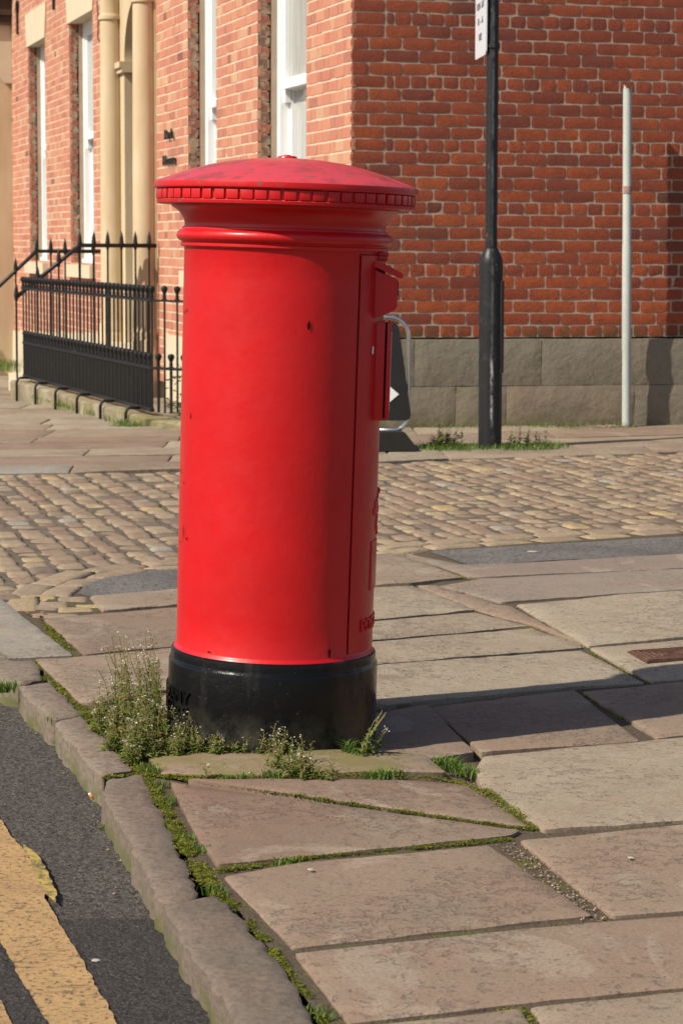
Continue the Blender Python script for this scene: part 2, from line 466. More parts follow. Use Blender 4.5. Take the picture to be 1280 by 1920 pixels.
t = m.mix(m.ramp(m.noise(7, 5, 0.65), [(0.52, 0.0), (0.66, 0.8)]), (0.105, 0.082, 0.06, 1), (0.11, 0.12, 0.025, 1))
t = m.mix(m.ramp(m.noise(80, 4, 0.7), [(0.55, 0.0), (0.75, 0.6)]), t, (0.16, 0.13, 0.10, 1))
m.color(t)
m.bump(m.noise(60, 5, 0.7), 0.9, 0.012)
M_SOIL = m.m
# -- asphalt
def asphalt(name, c0, c1, spot, bs=1.0):
    m = Mat(name, 0.85, 0.35)
    v = m.voro(170, out='Color')
    t = m.mix(m.ramp(v, [(0.15, 0.0), (0.85, 1.0)]), c0, c1)
    t = m.mix(m.ramp(m.noise(75, 4, 0.75), [(0.38, 0.9), (0.5, 0.0)]), t, (0.014, 0.012, 0.011, 1))
    t = m.mix(m.ramp(m.noise(160, 3, 0.6), [(0.60, 0.0), (0.66, 0.8)]), t, spot)
    t = m.mix(m.ramp(m.noise(2.2, 4, 0.6), [(0.4, 0.0), (0.7, 0.5)]), t, (0.05, 0.045, 0.04, 1))
    m.color(t)
    m.bump(m.math('ADD', m.noise(100, 4, 0.75), m.math('MULTIPLY', m.noise(48, 3, 0.6), 1.2)), bs, 0.010)
    return m.m
M_ASPHALT = asphalt('road asphalt', (0.045, 0.040, 0.037, 1), (0.15, 0.132, 0.115, 1), (0.26, 0.235, 0.20, 1))
M_ASPHALT_DARK = asphalt('darker road patch asphalt', (0.024, 0.022, 0.022, 1), (0.070, 0.062, 0.058, 1), (0.18, 0.16, 0.14, 1))
M_TARMAC = asphalt('footway tarmac', (0.13, 0.12, 0.112, 1), (0.19, 0.175, 0.165, 1), (0.26, 0.24, 0.22, 1), 0.4)
m = Mat('yellow line paint', 0.75, 0.3)
t = m.mix(m.ramp(m.noise(5, 5, 0.65), [(0.35, 0.0), (0.7, 1.0)]), (0.43, 0.275, 0.125, 1), (0.36, 0.225, 0.105, 1))
t = m.mix(m.ramp(m.noise(26, 6, 0.72, sc3=(0.6, 2.5, 1)), [(0.57, 0.0), (0.63, 0.8)]), t, (0.12, 0.08, 0.042, 1))
t = m.mix(m.ramp(m.noise(85, 4, 0.75), [(0.38, 0.85), (0.47, 0.0)]), t, (0.07, 0.052, 0.035, 1))
t = m.mix(m.ramp(m.noise(3.0, 5, 0.7, sc3=(.5, 2, 1)), [(0.5, 0.0), (0.7, 0.45)]), t, (0.24, 0.15, 0.08, 1))
m.color(t)
m.bump(m.noise(70, 5, 0.7), 0.7, 0.006)
M_YELLOW = m.m
m = Mat('older yellow paint', 0.8, 0.3)
t = m.mix(m.ramp(m.noise(40, 5, 0.7), [(0.45, 0.0), (0.6, 0.9)]), (0.42, 0.31, 0.085, 1), (0.10, 0.085, 0.05, 1))
m.color(t)
m.bump(m.noise(70, 5, 0.7), 0.8, 0.006)
M_YELLOW_OLD = m.m
M_CONCRETE = flag_mat('pinkish concrete slab', [(0.0, (0.21, 0.165, 0.135, 1)), (1.0, (0.25, 0.205, 0.17, 1))], 0.2)
M_GREYSLAB = flag_mat('grey granite slab', [(0.0, (0.25, 0.235, 0.205, 1)), (1.0, (0.29, 0.27, 0.24, 1))], 0.5)
m = Mat('rusty iron cover', 0.7, 0.4)
m.color(m.mix(m.ramp(m.noise(30, 5, 0.7), [(0.4, 0.0), (0.65, 1.0)]), (0.085, 0.035, 0.025, 1), (0.12, 0.07, 0.045, 1)))
M_COVER = m.m
# -- plants
def leafmat(name, stops, rough=0.55):
    m = Mat(name, rough, 0.35)
    m.color(m.ramp(m.tone(), stops))
    m.b.inputs['Subsurface Weight'].default_value = 0.0
    tr = m.n('ShaderNodeBsdfTranslucent')
    mx = m.n('ShaderNodeMixShader'); mx.inputs[0].default_value = 0.3
    src = m.b.inputs['Base Color'].links[0].from_socket
    m.l(src, tr.inputs['Color'])
    out = m.nt.nodes['Material Output']
    m.l(m.b.outputs[0], mx.inputs[1]); m.l(tr.outputs[0], mx.inputs[2]); m.l(mx.outputs[0], out.inputs['Surface'])
    return m.m
M_LEAF = leafmat('weed leaf', [(0.0, (0.07, 0.11, 0.02, 1)), (0.5, (0.15, 0.22, 0.035, 1)), (0.88, (0.27, 0.32, 0.08, 1)), (1.0, (0.38, 0.20, 0.09, 1))])
M_STEM = leafmat('weed stem', [(0.0, (0.15, 0.13, 0.05, 1)), (0.5, (0.22, 0.23, 0.06, 1)), (1.0, (0.33, 0.22, 0.12, 1))])
M_FLOWER = leafmat('white flower', [(0.0, (0.62, 0.58, 0.46, 1)), (1.0, (0.82, 0.80, 0.74, 1))])
M_GRASS = leafmat('grass blade', [(0.0, (0.05, 0.10, 0.012, 1)), (0.6, (0.11, 0.20, 0.025, 1)), (1.0, (0.22, 0.30, 0.06, 1))])
M_MOSS = leafmat('moss', [(0.0, (0.07, 0.07, 0.012, 1)), (0.5, (0.14, 0.155, 0.018, 1)), (0.85, (0.24, 0.25, 0.03, 1)), (1.0, (0.16, 0.11, 0.05, 1))], 0.9)
M_SHRUB = leafmat('shrub leaf', [(0.0, (0.05, 0.10, 0.02, 1)), (1.0, (0.16, 0.26, 0.06, 1))])

# ------------------------------------------------------------------ the lie of the land
def smooth(t):
    t = max(0.0, min(1.0, t)); return t * t * (3 - 2 * t)
def land(x, y):
    """the far pavement falls away gently to the left of the house corner"""
    return -0.025 * max(0.0, y - 13.0) * smooth((0.3 - x) / 1.2) - 0.012

ROAD_Z = -0.075
def dip(x, y):
    return -0.045 * smooth((x + 0.02) / 0.42) * smooth((8.4 - y) / 1.6) * smooth((y - 5.0) / 0.6)
def sag(x, y):
    a, b = smooth((x + 0.02) / 0.42), smooth((y - 5.0) / 0.6)
    return max(0.022 * max(4 * a * (1 - a) * b, 4 * b * (1 - b) * a), 0.014 * smooth((x + .45) / .2) * smooth((.62 - x) / .2) * smooth((y - 4.8) / .3) * smooth((6.6 - y) / .3))
def at2(x, y):
    p = at(x, y, 0.0)
    for _ in range(4): p = at(x, y, dip(p.x, p.y))
    return p
g = MB()
xs = [-300, -120, -60, -30] + [i * 1.0 for i in range(-16, 17)] + [30, 60, 120, 300]
ys = [-200, -60, -20, -8] + [i * 1.0 for i in range(-4, 46)] + [60, 100, 200, 400]
vs = [(x, y, (land(max(-16, min(16, x)), min(y, 45)) if y > 13 else -0.012) - 0.13) for y in ys for x in xs]
fs = [(j * len(xs) + i, j * len(xs) + i + 1, (j + 1) * len(xs) + i + 1, (j + 1) * len(xs) + i) for j in range(len(ys) - 1) for i in range(len(xs) - 1)]
g.add(vs, fs)
tag(g.build('ground', M_SETTBED), kind='structure')

# road asphalt: a gently uneven sheet
g = MB()
xs = [-14, -8, -5, -3.5] + [-2.6 + 0.05 * i for i in range(0, 56)] + [0.5]
ys = [-6, -2, 0, 1.5, 2.5] + [3.2 + 0.06 * i for i in range(0, 100)] + [9.6, 11, 14]
vs = [(x, y, ROAD_Z + 0.004 * nz((x, y, 0), 2.0) + 0.0015 * nz((x, y, 1), 9)) for y in ys for x in xs]
fs = [(j * len(xs) + i, j * len(xs) + i + 1, (j + 1) * len(xs) + i + 1, (j + 1) * len(xs) + i) for j in range(len(ys) - 1) for i in range(len(xs) - 1)]
g.add(vs, fs)
tag(g.build('road', M_ASPHALT, smooth=True), kind='structure')

def ragged(px, z, step=0.03, amp=0.006, seed=0.0):
    P = [at(x, y, z) if z < -.05 else at2(x, y) for x, y in px]
    out = []
    for i, a in enumerate(P):
        b = P[(i + 1) % len(P)]
        n = max(1, int((b - a).length / step))
        for k in range(n):
            p = a.lerp(b, k / n)
            out.append(Vector((p.x + amp * nz(p, 23, seed) + amp * 0.6 * nz(p, 70, seed), p.y + amp * nz(p, 19, seed + 4) * 1.5, z)))
    return out
def fill(mb, P, zf, mat=0, tone=0.5, step=None):
    """triangulated sheet inside a closed outline, with inner points"""
    pts = [Vector((p.x, p.y)) for p in P]
    ring = list(range(len(pts)))
    if step:
        x0, x1 = min(p.x for p in pts), max(p.x for p in pts)
        y0, y1 = min(p.y for p in pts), max(p.y for p in pts)
        y = y0
        while y < y1:
            x = x0
            while x < x1:
                q = Vector((x + rnd(-.3, .3) * step, y + rnd(-.3, .3) * step))
                if inside(q, P) and edge_dist(q, P) > step * 0.45: pts.append(q)
                x += step
            y += step
    v, e, f, _, _, _ = delaunay_2d_cdt(pts, [], [ring], 1, 1e-6)
    mb.add([(p.x, p.y, zf(p.x, p.y)) for p in v], f, mat, tone)
def inside(q, P):
    c = False
    j = len(P) - 1
    for i in range(len(P)):
        if (P[i].y > q.y) != (P[j].y > q.y) and q.x < (P[j].x - P[i].x) * (q.y - P[i].y) / (P[j].y - P[i].y) + P[i].x: c = not c
        j = i
    return c
def edge_dist(q, P):
    d = 9e9
    for i in range(len(P)):
        a, b = P[i], P[(i + 1) % len(P)]
        ax, ay, bx, by = a.x, a.y, b.x, b.y
        L = (bx - ax) ** 2 + (by - ay) ** 2
        t = 0 if L == 0 else max(0, min(1, ((q.x - ax) * (bx - ax) + (q.y - ay) * (by - ay)) / L))
        d = min(d, math.hypot(q.x - ax - t * (bx - ax), q.y - ay - t * (by - ay)))
    return d
roadz = lambda o: (lambda x, y: ROAD_Z + o + 0.004 * nz((x, y, 0), 2.0) + 0.0015 * nz((x, y, 1), 9))
g = MB()
fill(g, ragged([(-500, 1745), (150, 1728), (320, 1724), (335, 1790), (520, 2100), (-500, 2100)], ROAD_Z), roadz(0.004), step=0.08)
tag(g.build('road_patch', M_ASPHALT_DARK, smooth=True), kind='structure')
g = MB()
fill(g, ragged([(-260, 1320), (-140, 1400), (-2, 1535), (22, 1575), (62, 1622), (92, 1660), (84, 1690), (108, 1735), (150, 1800), (218, 1925), (320, 2120), (180, 2120), (88, 1925), (40, 1845), (0, 1770), (-60, 1660), (-160, 1500)], ROAD_Z, 0.008, 0.004), roadz(0.008), step=0.06)
fill(g, ragged([(-330, 1560), (-160, 1700), (-60, 1815), (2, 1888), (22, 1925), (130, 2120), (0, 2120), (-100, 1950), (-300, 1700)], ROAD_Z, 0.008, 0.004, 3.0), roadz(0.008), step=0.06)
tag(g.build('yellow_line', M_YELLOW, smooth=True), kind='structure')
g = MB()
fill(g, ragged([(40, 1592), (64, 1606), (92, 1650), (108, 1690), (106, 1706), (88, 1690), (70, 1655)], ROAD_Z, 0.015, 0.007, 8.0), roadz(0.013), step=0.05)
tag(g.build('older_yellow_line', M_YELLOW_OLD, smooth=True), kind='structure')

# ------------------------------------------------------------------ stone slabs
def offset_poly(P, d):
    n = len(P)
    area = sum(P[i].x * P[(i + 1) % n].y - P[(i + 1) % n].x * P[i].y for i in range(n))
    s = 1 if area > 0 else -1
    out = []
    for i in range(n):
        a, b, c = P[i - 1], P[i], P[(i + 1) % n]
        e1 = Vector((b.x - a.x, b.y - a.y)); e2 = Vector((c.x - b.x, c.y - b.y))
        if e1.length < 1e-7 or e2.length < 1e-7:
            out.append(b.copy()); continue
        n1 = Vector((-e1.y, e1.x)).normalized() * s; n2 = Vector((-e2.y, e2.x)).normalized() * s
        m_ = n1 + n2
        if m_.length < 1e-4: m_ = n1
        m_ = m_.normalized(); k = d / max(0.45, m_.dot(n1))
        out.append(Vector((b.x + m_.x * k, b.y + m_.y * k, 0)))
    return out
def round_corners(P, r):
    out = []
    n = len(P)
    for i in range(n):
        a, b, c = P[i - 1], P[i], P[(i + 1) % n]
        l1, l2 = (a - b).length, (c - b).length
        q = min(r * rnd(0.5, 1.4), l1 * 0.3, l2 * 0.3)
        p1 = b + (a - b).normalized() * q; p2 = b + (c - b).normalized() * q
        out += [p1, b.lerp((p1 + p2) / 2, 0.5), p2]
    return out
def slab(mb, P, zbase=None, gap=0.004, edge=0.006, drop=0.0035, depth=0.045, mat=0, tone=0.5, rough=0.8, jit=0.0022, step=0.05, corner=0.010, lift=0.0):
    zb = zbase or (lambda x, y: 0.0)
    P = [Vector((p.x, p.y, 0)) for p in P]
    P = offset_poly(round_corners(P, corner), gap)
    seed = rnd(0, 90)
    ring = []
    for i, a in enumerate(P):
        b = P[(i + 1) % len(P)]
        n = max(1, int((b - a).length / (step * 0.6)))
        for k in range(n): ring.append(a.lerp(b, k / n))
    ring = [Vector((p.x + jit * nz(p, 14, seed) + jit * .7 * nz(p, 45, seed), p.y + jit * nz(p, 12, seed + 5) + jit * .7 * nz(p, 40, seed), 0)) for p in ring]
    inner = offset_poly(ring, edge)
    tx, ty = rnd(-.002, .002), rnd(-.002, .002)
    cx = sum(p.x for p in ring) / len(ring); cy = sum(p.y for p in ring) / len(ring)
    def zf(x, y):
        f = nz((x, y, seed), 2.6); f2 = nz((x, y, seed), 7)
        zz = 0.004 * nz((x, y, seed), 1.4) + 0.0022 * f2 + 0.0012 * nz((x, y, seed), 19)
        if f + 0.5 * f2 > 0.33: zz -= 0.0025
        return zb(x, y) + lift + rough * zz + tx * (x - cx) + ty * (y - cy)
    n = len(ring)
    dr = [drop * (0.6 + 0.9 * abs(nz(p, 9, seed))) for p in ring]
    vs = [(p.x, p.y, zb(p.x, p.y) - depth) for p in ring] + [(p.x, p.y, zf(p.x, p.y) - d) for p, d in zip(ring, dr)]
    fs = [(i, (i + 1) % n, n + (i + 1) % n, n + i) for i in range(n)]
    pts = [Vector((p.x, p.y)) for p in ring]
    # inner ring + scattered points, triangulated together
    pts2 = pts + [Vector((p.x, p.y)) for p in inner]
    x0, x1 = min(p.x for p in pts), max(p.x for p in pts); y0, y1 = min(p.y for p in pts), max(p.y for p in pts)
    y = y0
    while y < y1:
        x = x0
        while x < x1:
            q = Vector((x + rnd(-.3, .3) * step, y + rnd(-.3, .3) * step))
            if inside(q, ring) and edge_dist(q, ring) > edge + step * 0.4: pts2.append(q)
            x += step
        y += step
    v, e, f, ov, _, _ = delaunay_2d_cdt(pts2, [], [list(range(n))], 1, 1e-7)
    base = len(mb.v)
    isring = {}
    for k, orig in enumerate(ov):
        for oo in orig:
            if oo < n: isring[k] = oo
    vv = []
    for k, p in enumerate(v):
        z = zf(p.x, p.y)
        if k in isring: z -= dr[isring[k]]
        vv.append((p.x, p.y, z))
    mb.add(vs, fs, mat, tone)
    mb.add(vv, f, mat, tone)

# kerb stones along the road
kerb = MB()
KP = [[(-60, 1190), (-12, 1206), (30, 1238), (70, 1236), (84, 1270), (40, 1282), (4, 1278), (-60, 1212)],
      [(28, 1288), (96, 1277), (158, 1340), (94, 1350)],
      [(95, 1353), (158, 1343), (254, 1446), (190, 1457), (168, 1442)],
      [(190, 1462), (270, 1452), (292, 1490), (330, 1570), (378, 1678), (300, 1692), (238, 1580), (222, 1548), (196, 1500)],
      [(302, 1694), (408, 1677), (440, 1700), (520, 1800), (580, 1885), (640, 1990), (520, 2020), (432, 1905), (352, 1790)],
      [(525, 2025), (645, 1995), (800, 2300), (680, 2330)]]
for k, px in enumerate(KP):
    P = [at(x, y) for x, y in px]
    slab(kerb, P, gap=0.005, edge=0.008, drop=0.007, depth=0.13, tone=[0.9, 0.75, 0.8, 0.35, 0.2, 0.2][k], rough=1.5, jit=0.011, step=0.03, corner=0.018, lift=0.002)
tag(kerb.build('kerb', M_KERB, smooth=True), kind='structure')

# bedding under the near pavement: soil that shows in the joints
bed = MB()
BEDPX = [(60, 1225), (-150, 1235), (-160, 1075), (0, 1115), (60, 1140), (120, 1100), (270, 1060), (420, 1048), (700, 1030), (800, 1022), (1280, 990), (1800, 962), (1900, 1500), (2150, 2600), (960, 2620), (660, 2000), (585, 1880), (512, 1780), (440, 1690), (395, 1670), (330, 1565), (285, 1480), (262, 1446), (160, 1340), (100, 1280)]
fill(bed, [at2(x, y) for x, y in BEDPX], lambda x, y: dip(x, y) - sag(x, y) - 0.009 + 0.003 * nz((x, y, 0), 9) + 0.003 * nz((x, y, 3), 30), step=0.06)
tag(bed.build('pavement_bedding', M_SOIL, smooth=True), kind='structure')

FLAGS = [  # outline in photograph pixels, tone, material slot
    ([(318, 1466), (975, 1556), (960, 1566), (407, 1621), (372, 1575)], 0.12, 0),
    ([(350, 1461), (560, 1456), (800, 1462), (878, 1472), (1000, 1550), (690, 1508)], 0.22, 0),
    ([(268, 1410), (500, 1408), (800, 1421), (838, 1453), (560, 1453), (305, 1452)], 0.45, 1),
    ([(190, 1362), (330, 1344), (520, 1340), (700, 1330), (803, 1325), (890, 1414), (800, 1418), (262, 1406)], 0.3, 0),
    ([(905, 1421), (1195, 1391), (1420, 1368), (1420, 1528), (1018, 1557), (940, 1500), (906, 1480), (890, 1445)], 0.62, 0),
    ([(418, 1640), (560, 1614), (918, 1583), (1111, 1714), (900, 1736), (548, 1774)], 0.25, 0),
    ([(972, 1575), (1280, 1544), (1430, 1532), (1430, 1694), (1145, 1716)], 0.38, 0),
    ([(552, 1786), (900, 1746), (1118, 1726), (1430, 1702), (1430, 1836), (985, 1878), (652, 1918)], 0.3, 0),
    ([(664, 1926), (975, 1889), (1130, 2110), (770, 2130)], 0.33, 0),
    ([(992, 1886), (1430, 1843), (1430, 2090), (1140, 2110)], 0.45, 0),
    ([(1440, 1360), (1900, 1320), (1900, 1490), (1440, 1527)], 0.6, 0),
    ([(1440, 1532), (1900, 1495), (1900, 1800), (1440, 1835)], 0.4, 0),
    ([(1440, 1842), (1900, 1806), (1900, 2090), (1440, 2088)], 0.4, 0),
    ([(1440, 1186), (1900, 1146), (1900, 1312), (1440, 1352)], 0.65, 0),
    ([(1440, 1099), (1900, 1066), (1900, 1140), (1440, 1180)], 0.75, 0),
    ([(1440, 1029), (1900, 1000), (1900, 1061), (1440, 1093)], 0.5, 2),
    ([(775, 2136), (1130, 2116), (1420, 2600), (1010, 2620)], 0.35, 0),
    ([(1145, 2114), (1900, 2096), (2150, 2580), (1436, 2598)], 0.4, 0),
    ([(806, 1323), (1078, 1293), (1200, 1386), (900, 1412)], 0.35, 0),
    ([(1090, 1296), (1280, 1277), (1420, 1264), (1420, 1362), (1232, 1384), (1182, 1352)], 0.35, 0),
    ([(500, 1268), (720, 1244), (1090, 1219), (1210, 1279), (1080, 1289), (820, 1317), (500, 1340)], 0.72, 0),
    ([(1104, 1214), (1420, 1186), (1420, 1260), (1222, 1278)], 0.7, 0),
    ([(500, 1218), (890, 1190), (998, 1174), (1096, 1213), (720, 1241), (500, 1264)], 0.68, 0),
    ([(500, 1184), (890, 1147), (990, 1170), (890, 1186), (500, 1214)], 0.6, 0),
    ([(500, 1108), (775, 1096), (890, 1143), (500, 1180)], 0.7, 0),
    ([(500, 1044), (740, 1036), (868, 1082), (770, 1093), (500, 1104)], 0.5, 0),
    ([(966, 1132), (1165, 1113), (1420, 1098), (1420, 1181), (1102, 1211)], 0.8, 0),
    ([(780, 1097), (818, 1097), (930, 1131), (958, 1134), (1090, 1208), (1000, 1171), (900, 1144)], 0.4, 0),
    ([(760, 1036), (872, 1059), (1420, 1030), (1420, 1058), (905, 1081), (878, 1080)], 0.3, 2),
    ([(822, 1096), (905, 1083), (1420, 1061), (1420, 1095), (1165, 1111), (938, 1129)], 0.7, 2),
    ([(-160, 1080), (0, 1120), (40, 1152), (138, 1226), (60, 1230), (-160, 1238)], 0.5, 3),
    ([(82, 1161), (200, 1149), (490, 1124), (490, 1196), (312, 1211), (158, 1226)], 0.3, 0),
    ([(168, 1118), (330, 1104), (490, 1092), (490, 1120), (192, 1145)], 0.4, 0),
    ([(64, 1235), (158, 1230), (320, 1215), (490, 1200), (490, 1266), (330, 1290), (186, 1318), (150, 1318)], 0.42, 0),
    ([(168, 1334), (330, 1298), (490, 1272), (490, 1336), (330, 1340), (195, 1356)], 0.42, 0),
]
def plane_of(P):
    n = len(P)
    cx, cy, cz = sum(p.x for p in P) / n, sum(p.y for p in P) / n, sum(p.z for p in P) / n
    xx = sum((p.x - cx) ** 2 for p in P); yy = sum((p.y - cy) ** 2 for p in P); xy = sum((p.x - cx) * (p.y - cy) for p in P)
    xz = sum((p.x - cx) * (p.z - cz) for p in P); yz = sum((p.y - cy) * (p.z - cz) for p in P)
    D = xx * yy - xy * xy
    a, b = ((xz * yy - yz * xy) / D, (yz * xx - xz * xy) / D) if D > 1e-9 else (0, 0)
    return lambda x, y: cz + a * (x - cx) + b * (y - cy)
near = MB()
for px, tone, mt in FLAGS:
    FPp = [at2(x, y) for x, y in px]
    slab(near, FPp, zbase=(lambda x, y: 0.7 * dip(x, y)) if mt == 1 else plane_of(FPp), mat=mt, tone=max(0, min(1, tone + rnd(-.05, .05))), gap=0.001, lift=rnd(-.001, .001))
tag(near.build('pavement', [M_FLAG, M_FLAG_GREEN, M_CONCRETE, M_GREYSLAB], smooth=True), kind='structure')

tar = MB()
fill(tar, ragged([(803, 1031), (1280, 1003), (1700, 975), (1700, 1010), (1420, 1028), (880, 1057)], 0, 0.05, 0.004), lambda x, y: dip(x, y) - 0.006 + 0.003 * nz((x, y, 0), 4), step=0.1)
fill(tar, ragged([(146, 1110), (158, 1094), (200, 1080), (275, 1065), (400, 1055), (560, 1048), (560, 1084), (330, 1101), (168, 1115)], 0, 0.05, 0.004), lambda x, y: dip(x, y) - 0.006 + 0.003 * nz((x, y, 0), 4), step=0.1)
tag(tar.build('tarmac_strip', M_TARMAC, smooth=True), kind='structure')

# ------------------------------------------------------------------ cobbled street
DF = Vector((-1220.0, F)).normalized()            # direction of the house front, receding to the left
def sett(mb, c, u, L, W, tone, h=0.0):
    vdir = Vector((-u.y, u.x))
    nx, ny = 7, 5
    tx, ty = rnd(-.05, .05), rnd(-.04, .04)
    seed = rnd(0, 50)
    vs = []
    for j in range(ny + 1):
        for i in range(nx + 1):
            a, b = -1 + 2 * i / nx, -1 + 2 * j / ny
            a2 = math.copysign(abs(a) ** .8, a) * (1 - 0.05 * b * b) ; b2 = math.copysign(abs(b) ** .8, b) * (1 - 0.05 * a * a)
            p = c + u * (a2 * L / 2) + vdir * (b2 * W / 2)
            e = max(abs(a), abs(b))
            z = h - 0.007 * e ** 9 - 0.002 * (a * a + b * b) * .5 + tx * a2 * L / 2 + ty * b2 * W / 2 + 0.006 * nz((p.x, p.y, seed), 14)
            q = 0.006 * nz((p.x, p.y, seed), 11) * e
            vs.append((p.x + q, p.y + q, z))
    fs = [(j * (nx + 1) + i, j * (nx + 1) + i + 1, (j + 1) * (nx + 1) + i + 1, (j + 1) * (nx + 1) + i) for j in range(ny) for i in range(nx)]
    ringi = [i for i in range(nx + 1)] + [(j + 1) * (nx + 1) - 1 for j in range(1, ny + 1)] + [ny * (nx + 1) + i for i in range(nx - 1, -1, -1)] + [j * (nx + 1) for j in range(ny - 1, 0, -1)]
    o = len(vs)
    for i in ringi: vs.append((vs[i][0], vs[i][1], -0.09))
    k = len(ringi)
    for i in range(k): fs.append((ringi[i], ringi[(i + 1) % k], o + (i + 1) % k, o + i))
    mb.add(vs, fs, 0, tone)
SETPX = [(-700, 1075), (-160, 1072), (0, 1112), (32, 1140), (34, 1112), (70, 1088), (150, 1064), (270, 1048), (420, 1040), (550, 1032), (700, 1018), (1280, 978), (1900, 945), (1900, 815), (1280, 846), (940, 852), (700, 866), (335, 880), (0, 886), (-700, 896)]
SP = [at(x, y) for x, y in SETPX]
street = MB()
dv = Vector((DF.y, -DF.x))
ncols = 0
w = -9.0
while w < 9.0:
    W = rnd(0.095, 0.14)
    t = 4.0 + rnd(0, .2)
    while t < 16.0:
        L = rnd(0.115, 0.20)
        c = DF * (t + L / 2) + dv * (w + W / 2)
        if inside(c, SP):
            a_ = rnd(-.07, .07); c = c + dv * rnd(-.008, .008)
            sett(street, c, Vector((DF.x * math.cos(a_) - DF.y * math.sin(a_), DF.x * math.sin(a_) + DF.y * math.cos(a_))), L - 0.014 - abs(rnd(-.01, .01)), W - 0.010 - abs(rnd(-.012, .012)), min(1, max(0, random.gauss(0.5, 0.27))), -0.012 + rnd(-.005, .005))
        t += L
    w += W
def border(px, W):
    P = [at(x, y) for x, y in px]
    for i in range(len(P) - 1):
        a, b = P[i].xy, P[i + 1].xy
        d = b - a
        n = max(1, round(d.length / 0.26))
        for k in range(n):
            sett(street, a + d * ((k + .5) / n), d.normalized(), d.length / n - 0.012, W, rnd(.5, .9), -0.004 + rnd(-.003, .003))
border([(38, 1146), (42, 1116), (76, 1092), (155, 1069), (270, 1054), (420, 1045), (550, 1037), (700, 1024), (800, 1014), (1280, 983), (1900, 950)], 0.13)
border([(98, 1138), (100, 1116), (128, 1096), (172, 1081), (270, 1064), (420, 1053), (550, 1045), (700, 1034), (800, 1024), (1280, 993), (1900, 958)], 0.12)
for (x, y, L, W) in [(70, 1136, .16, .13), (70, 1116, .15, .13), (140, 1139, .14, .13), (135, 1120, .12, .12), (165, 1132, .10, .09), (105, 1150, .2, .1)]:
    sett(street, at(x, y).xy, Vector((1, 0.1)).normalized(), L, W, rnd(.5, 1), -0.006)
tag(street.build('cobbled_street', M_SETT, smooth=True), kind='structure')
sb = MB()
fill(sb, [at(x, y) for x, y in SETPX], lambda x, y: -0.019 + 0.005 * nz((x, y, 0), 12), step=0.12)
tag(sb.build('cobble_bedding', M_SETTBED, smooth=True), kind='structure')

# ------------------------------------------------------------------ far pavement by the house
far = MB()
A = at(-700, 896); B = at(0, 886); C_ = at(335, 880); D_ = at(700, 866); E_ = at(940, 852); G_ = at(1280, 846); H_ = at(1900, 818)
edgeY = lambda x: None
front_edge = [A, B, C_, D_, E_, G_, H_]
def edge_y(x):
    for a, b in zip(front_edge, front_edge[1:]):
        if a.x <= x <= b.x: return a.y + (b.y - a.y) * (x - a.x) / (b.x - a.x)
    return front_edge[0].y if x < A.x else front_edge[-1].y
CORNER = on_plane(658, 300, (0, F / 268.0, 0), Vector((0, 1, 0))); CORNER.z = 0
row_gap = [0.0, 0.45, 0.75, 0.6, 0.8, 0.55, 0.9, 0.7, 0.9, 0.8, 1.0, 0.9, 1.0, 1.0, 1.1, 1.0, 1.2, 1.2, 1.3]
yy = 0.0
offs = []
for q in row_gap: yy += q; offs.append(yy)
for r in range(len(offs) - 1):
    x = -9.0 + rnd(0, .5)
    while x < 6.0:
        L = rnd(0.7, 1.4)
        x2 = x + L
        q = [Vector((x, edge_y(x) + offs[r], 0)), Vector((x2, edge_y(x2) + offs[r], 0)), Vector((x2 - .02, edge_y(x2) + offs[r + 1], 0)), Vector((x - .02, edge_y(x) + offs[r + 1], 0))]
        # leave out what would lie inside the house
        cq = (q[0] + q[2]) / 2
        rel = cq.xy - CORNER.xy
        if not (rel.dot(dv) > 0.6 and rel.y > 0.9):
            slab(far, q, zbase=land, step=0.22, edge=0.012, drop=0.006, gap=0.006, corner=0.015, tone=rnd(.3, .9), jit=0.006, depth=0.10, lift=0.008 + rnd(-.005, .005), mat=0 if not (r == 0 and -3.2 < cq.x < -0.9) else 1)
        x = x2
tag(far.build('far_pavement', [M_FLAG, M_GREYSLAB], smooth=True), kind='structure')

# ------------------------------------------------------------------ the brick house on the corner
UF, NF = DF.copy(), Vector((-DF.y, DF.x, 0))
UF = Vector((DF.x, DF.y, 0)); NF = Vector((-DF.y, DF.x, 0))
SA = R(12.5)
US = Vector((math.cos(SA), math.sin(SA), 0)); NS = Vector((math.sin(SA), -math.cos(SA), 0))
def ft(x, y=300, off=0.0):
    """distance along the front of the house seen at pixel x"""
    return (on_plane(x, y, CORNER + NF * off, NF) - CORNER).dot(UF)
def fz(x, y, off=0.0):
    return on_plane(x, y, CORNER + NF * off, NF).z
WALL_H = 6.4
house = empty('brick_house', CORNER)
tag(house, 'two storey red brick house on the corner with white sash windows and stone doorway', 'house')
def FP(t, z, d=0.0): return UF * t + NF * d + Vector((0, 0, z))     # relative to the house root
def SPt(t, z, d=0.0): return US * t + NS * d + Vector((0, 0, z))

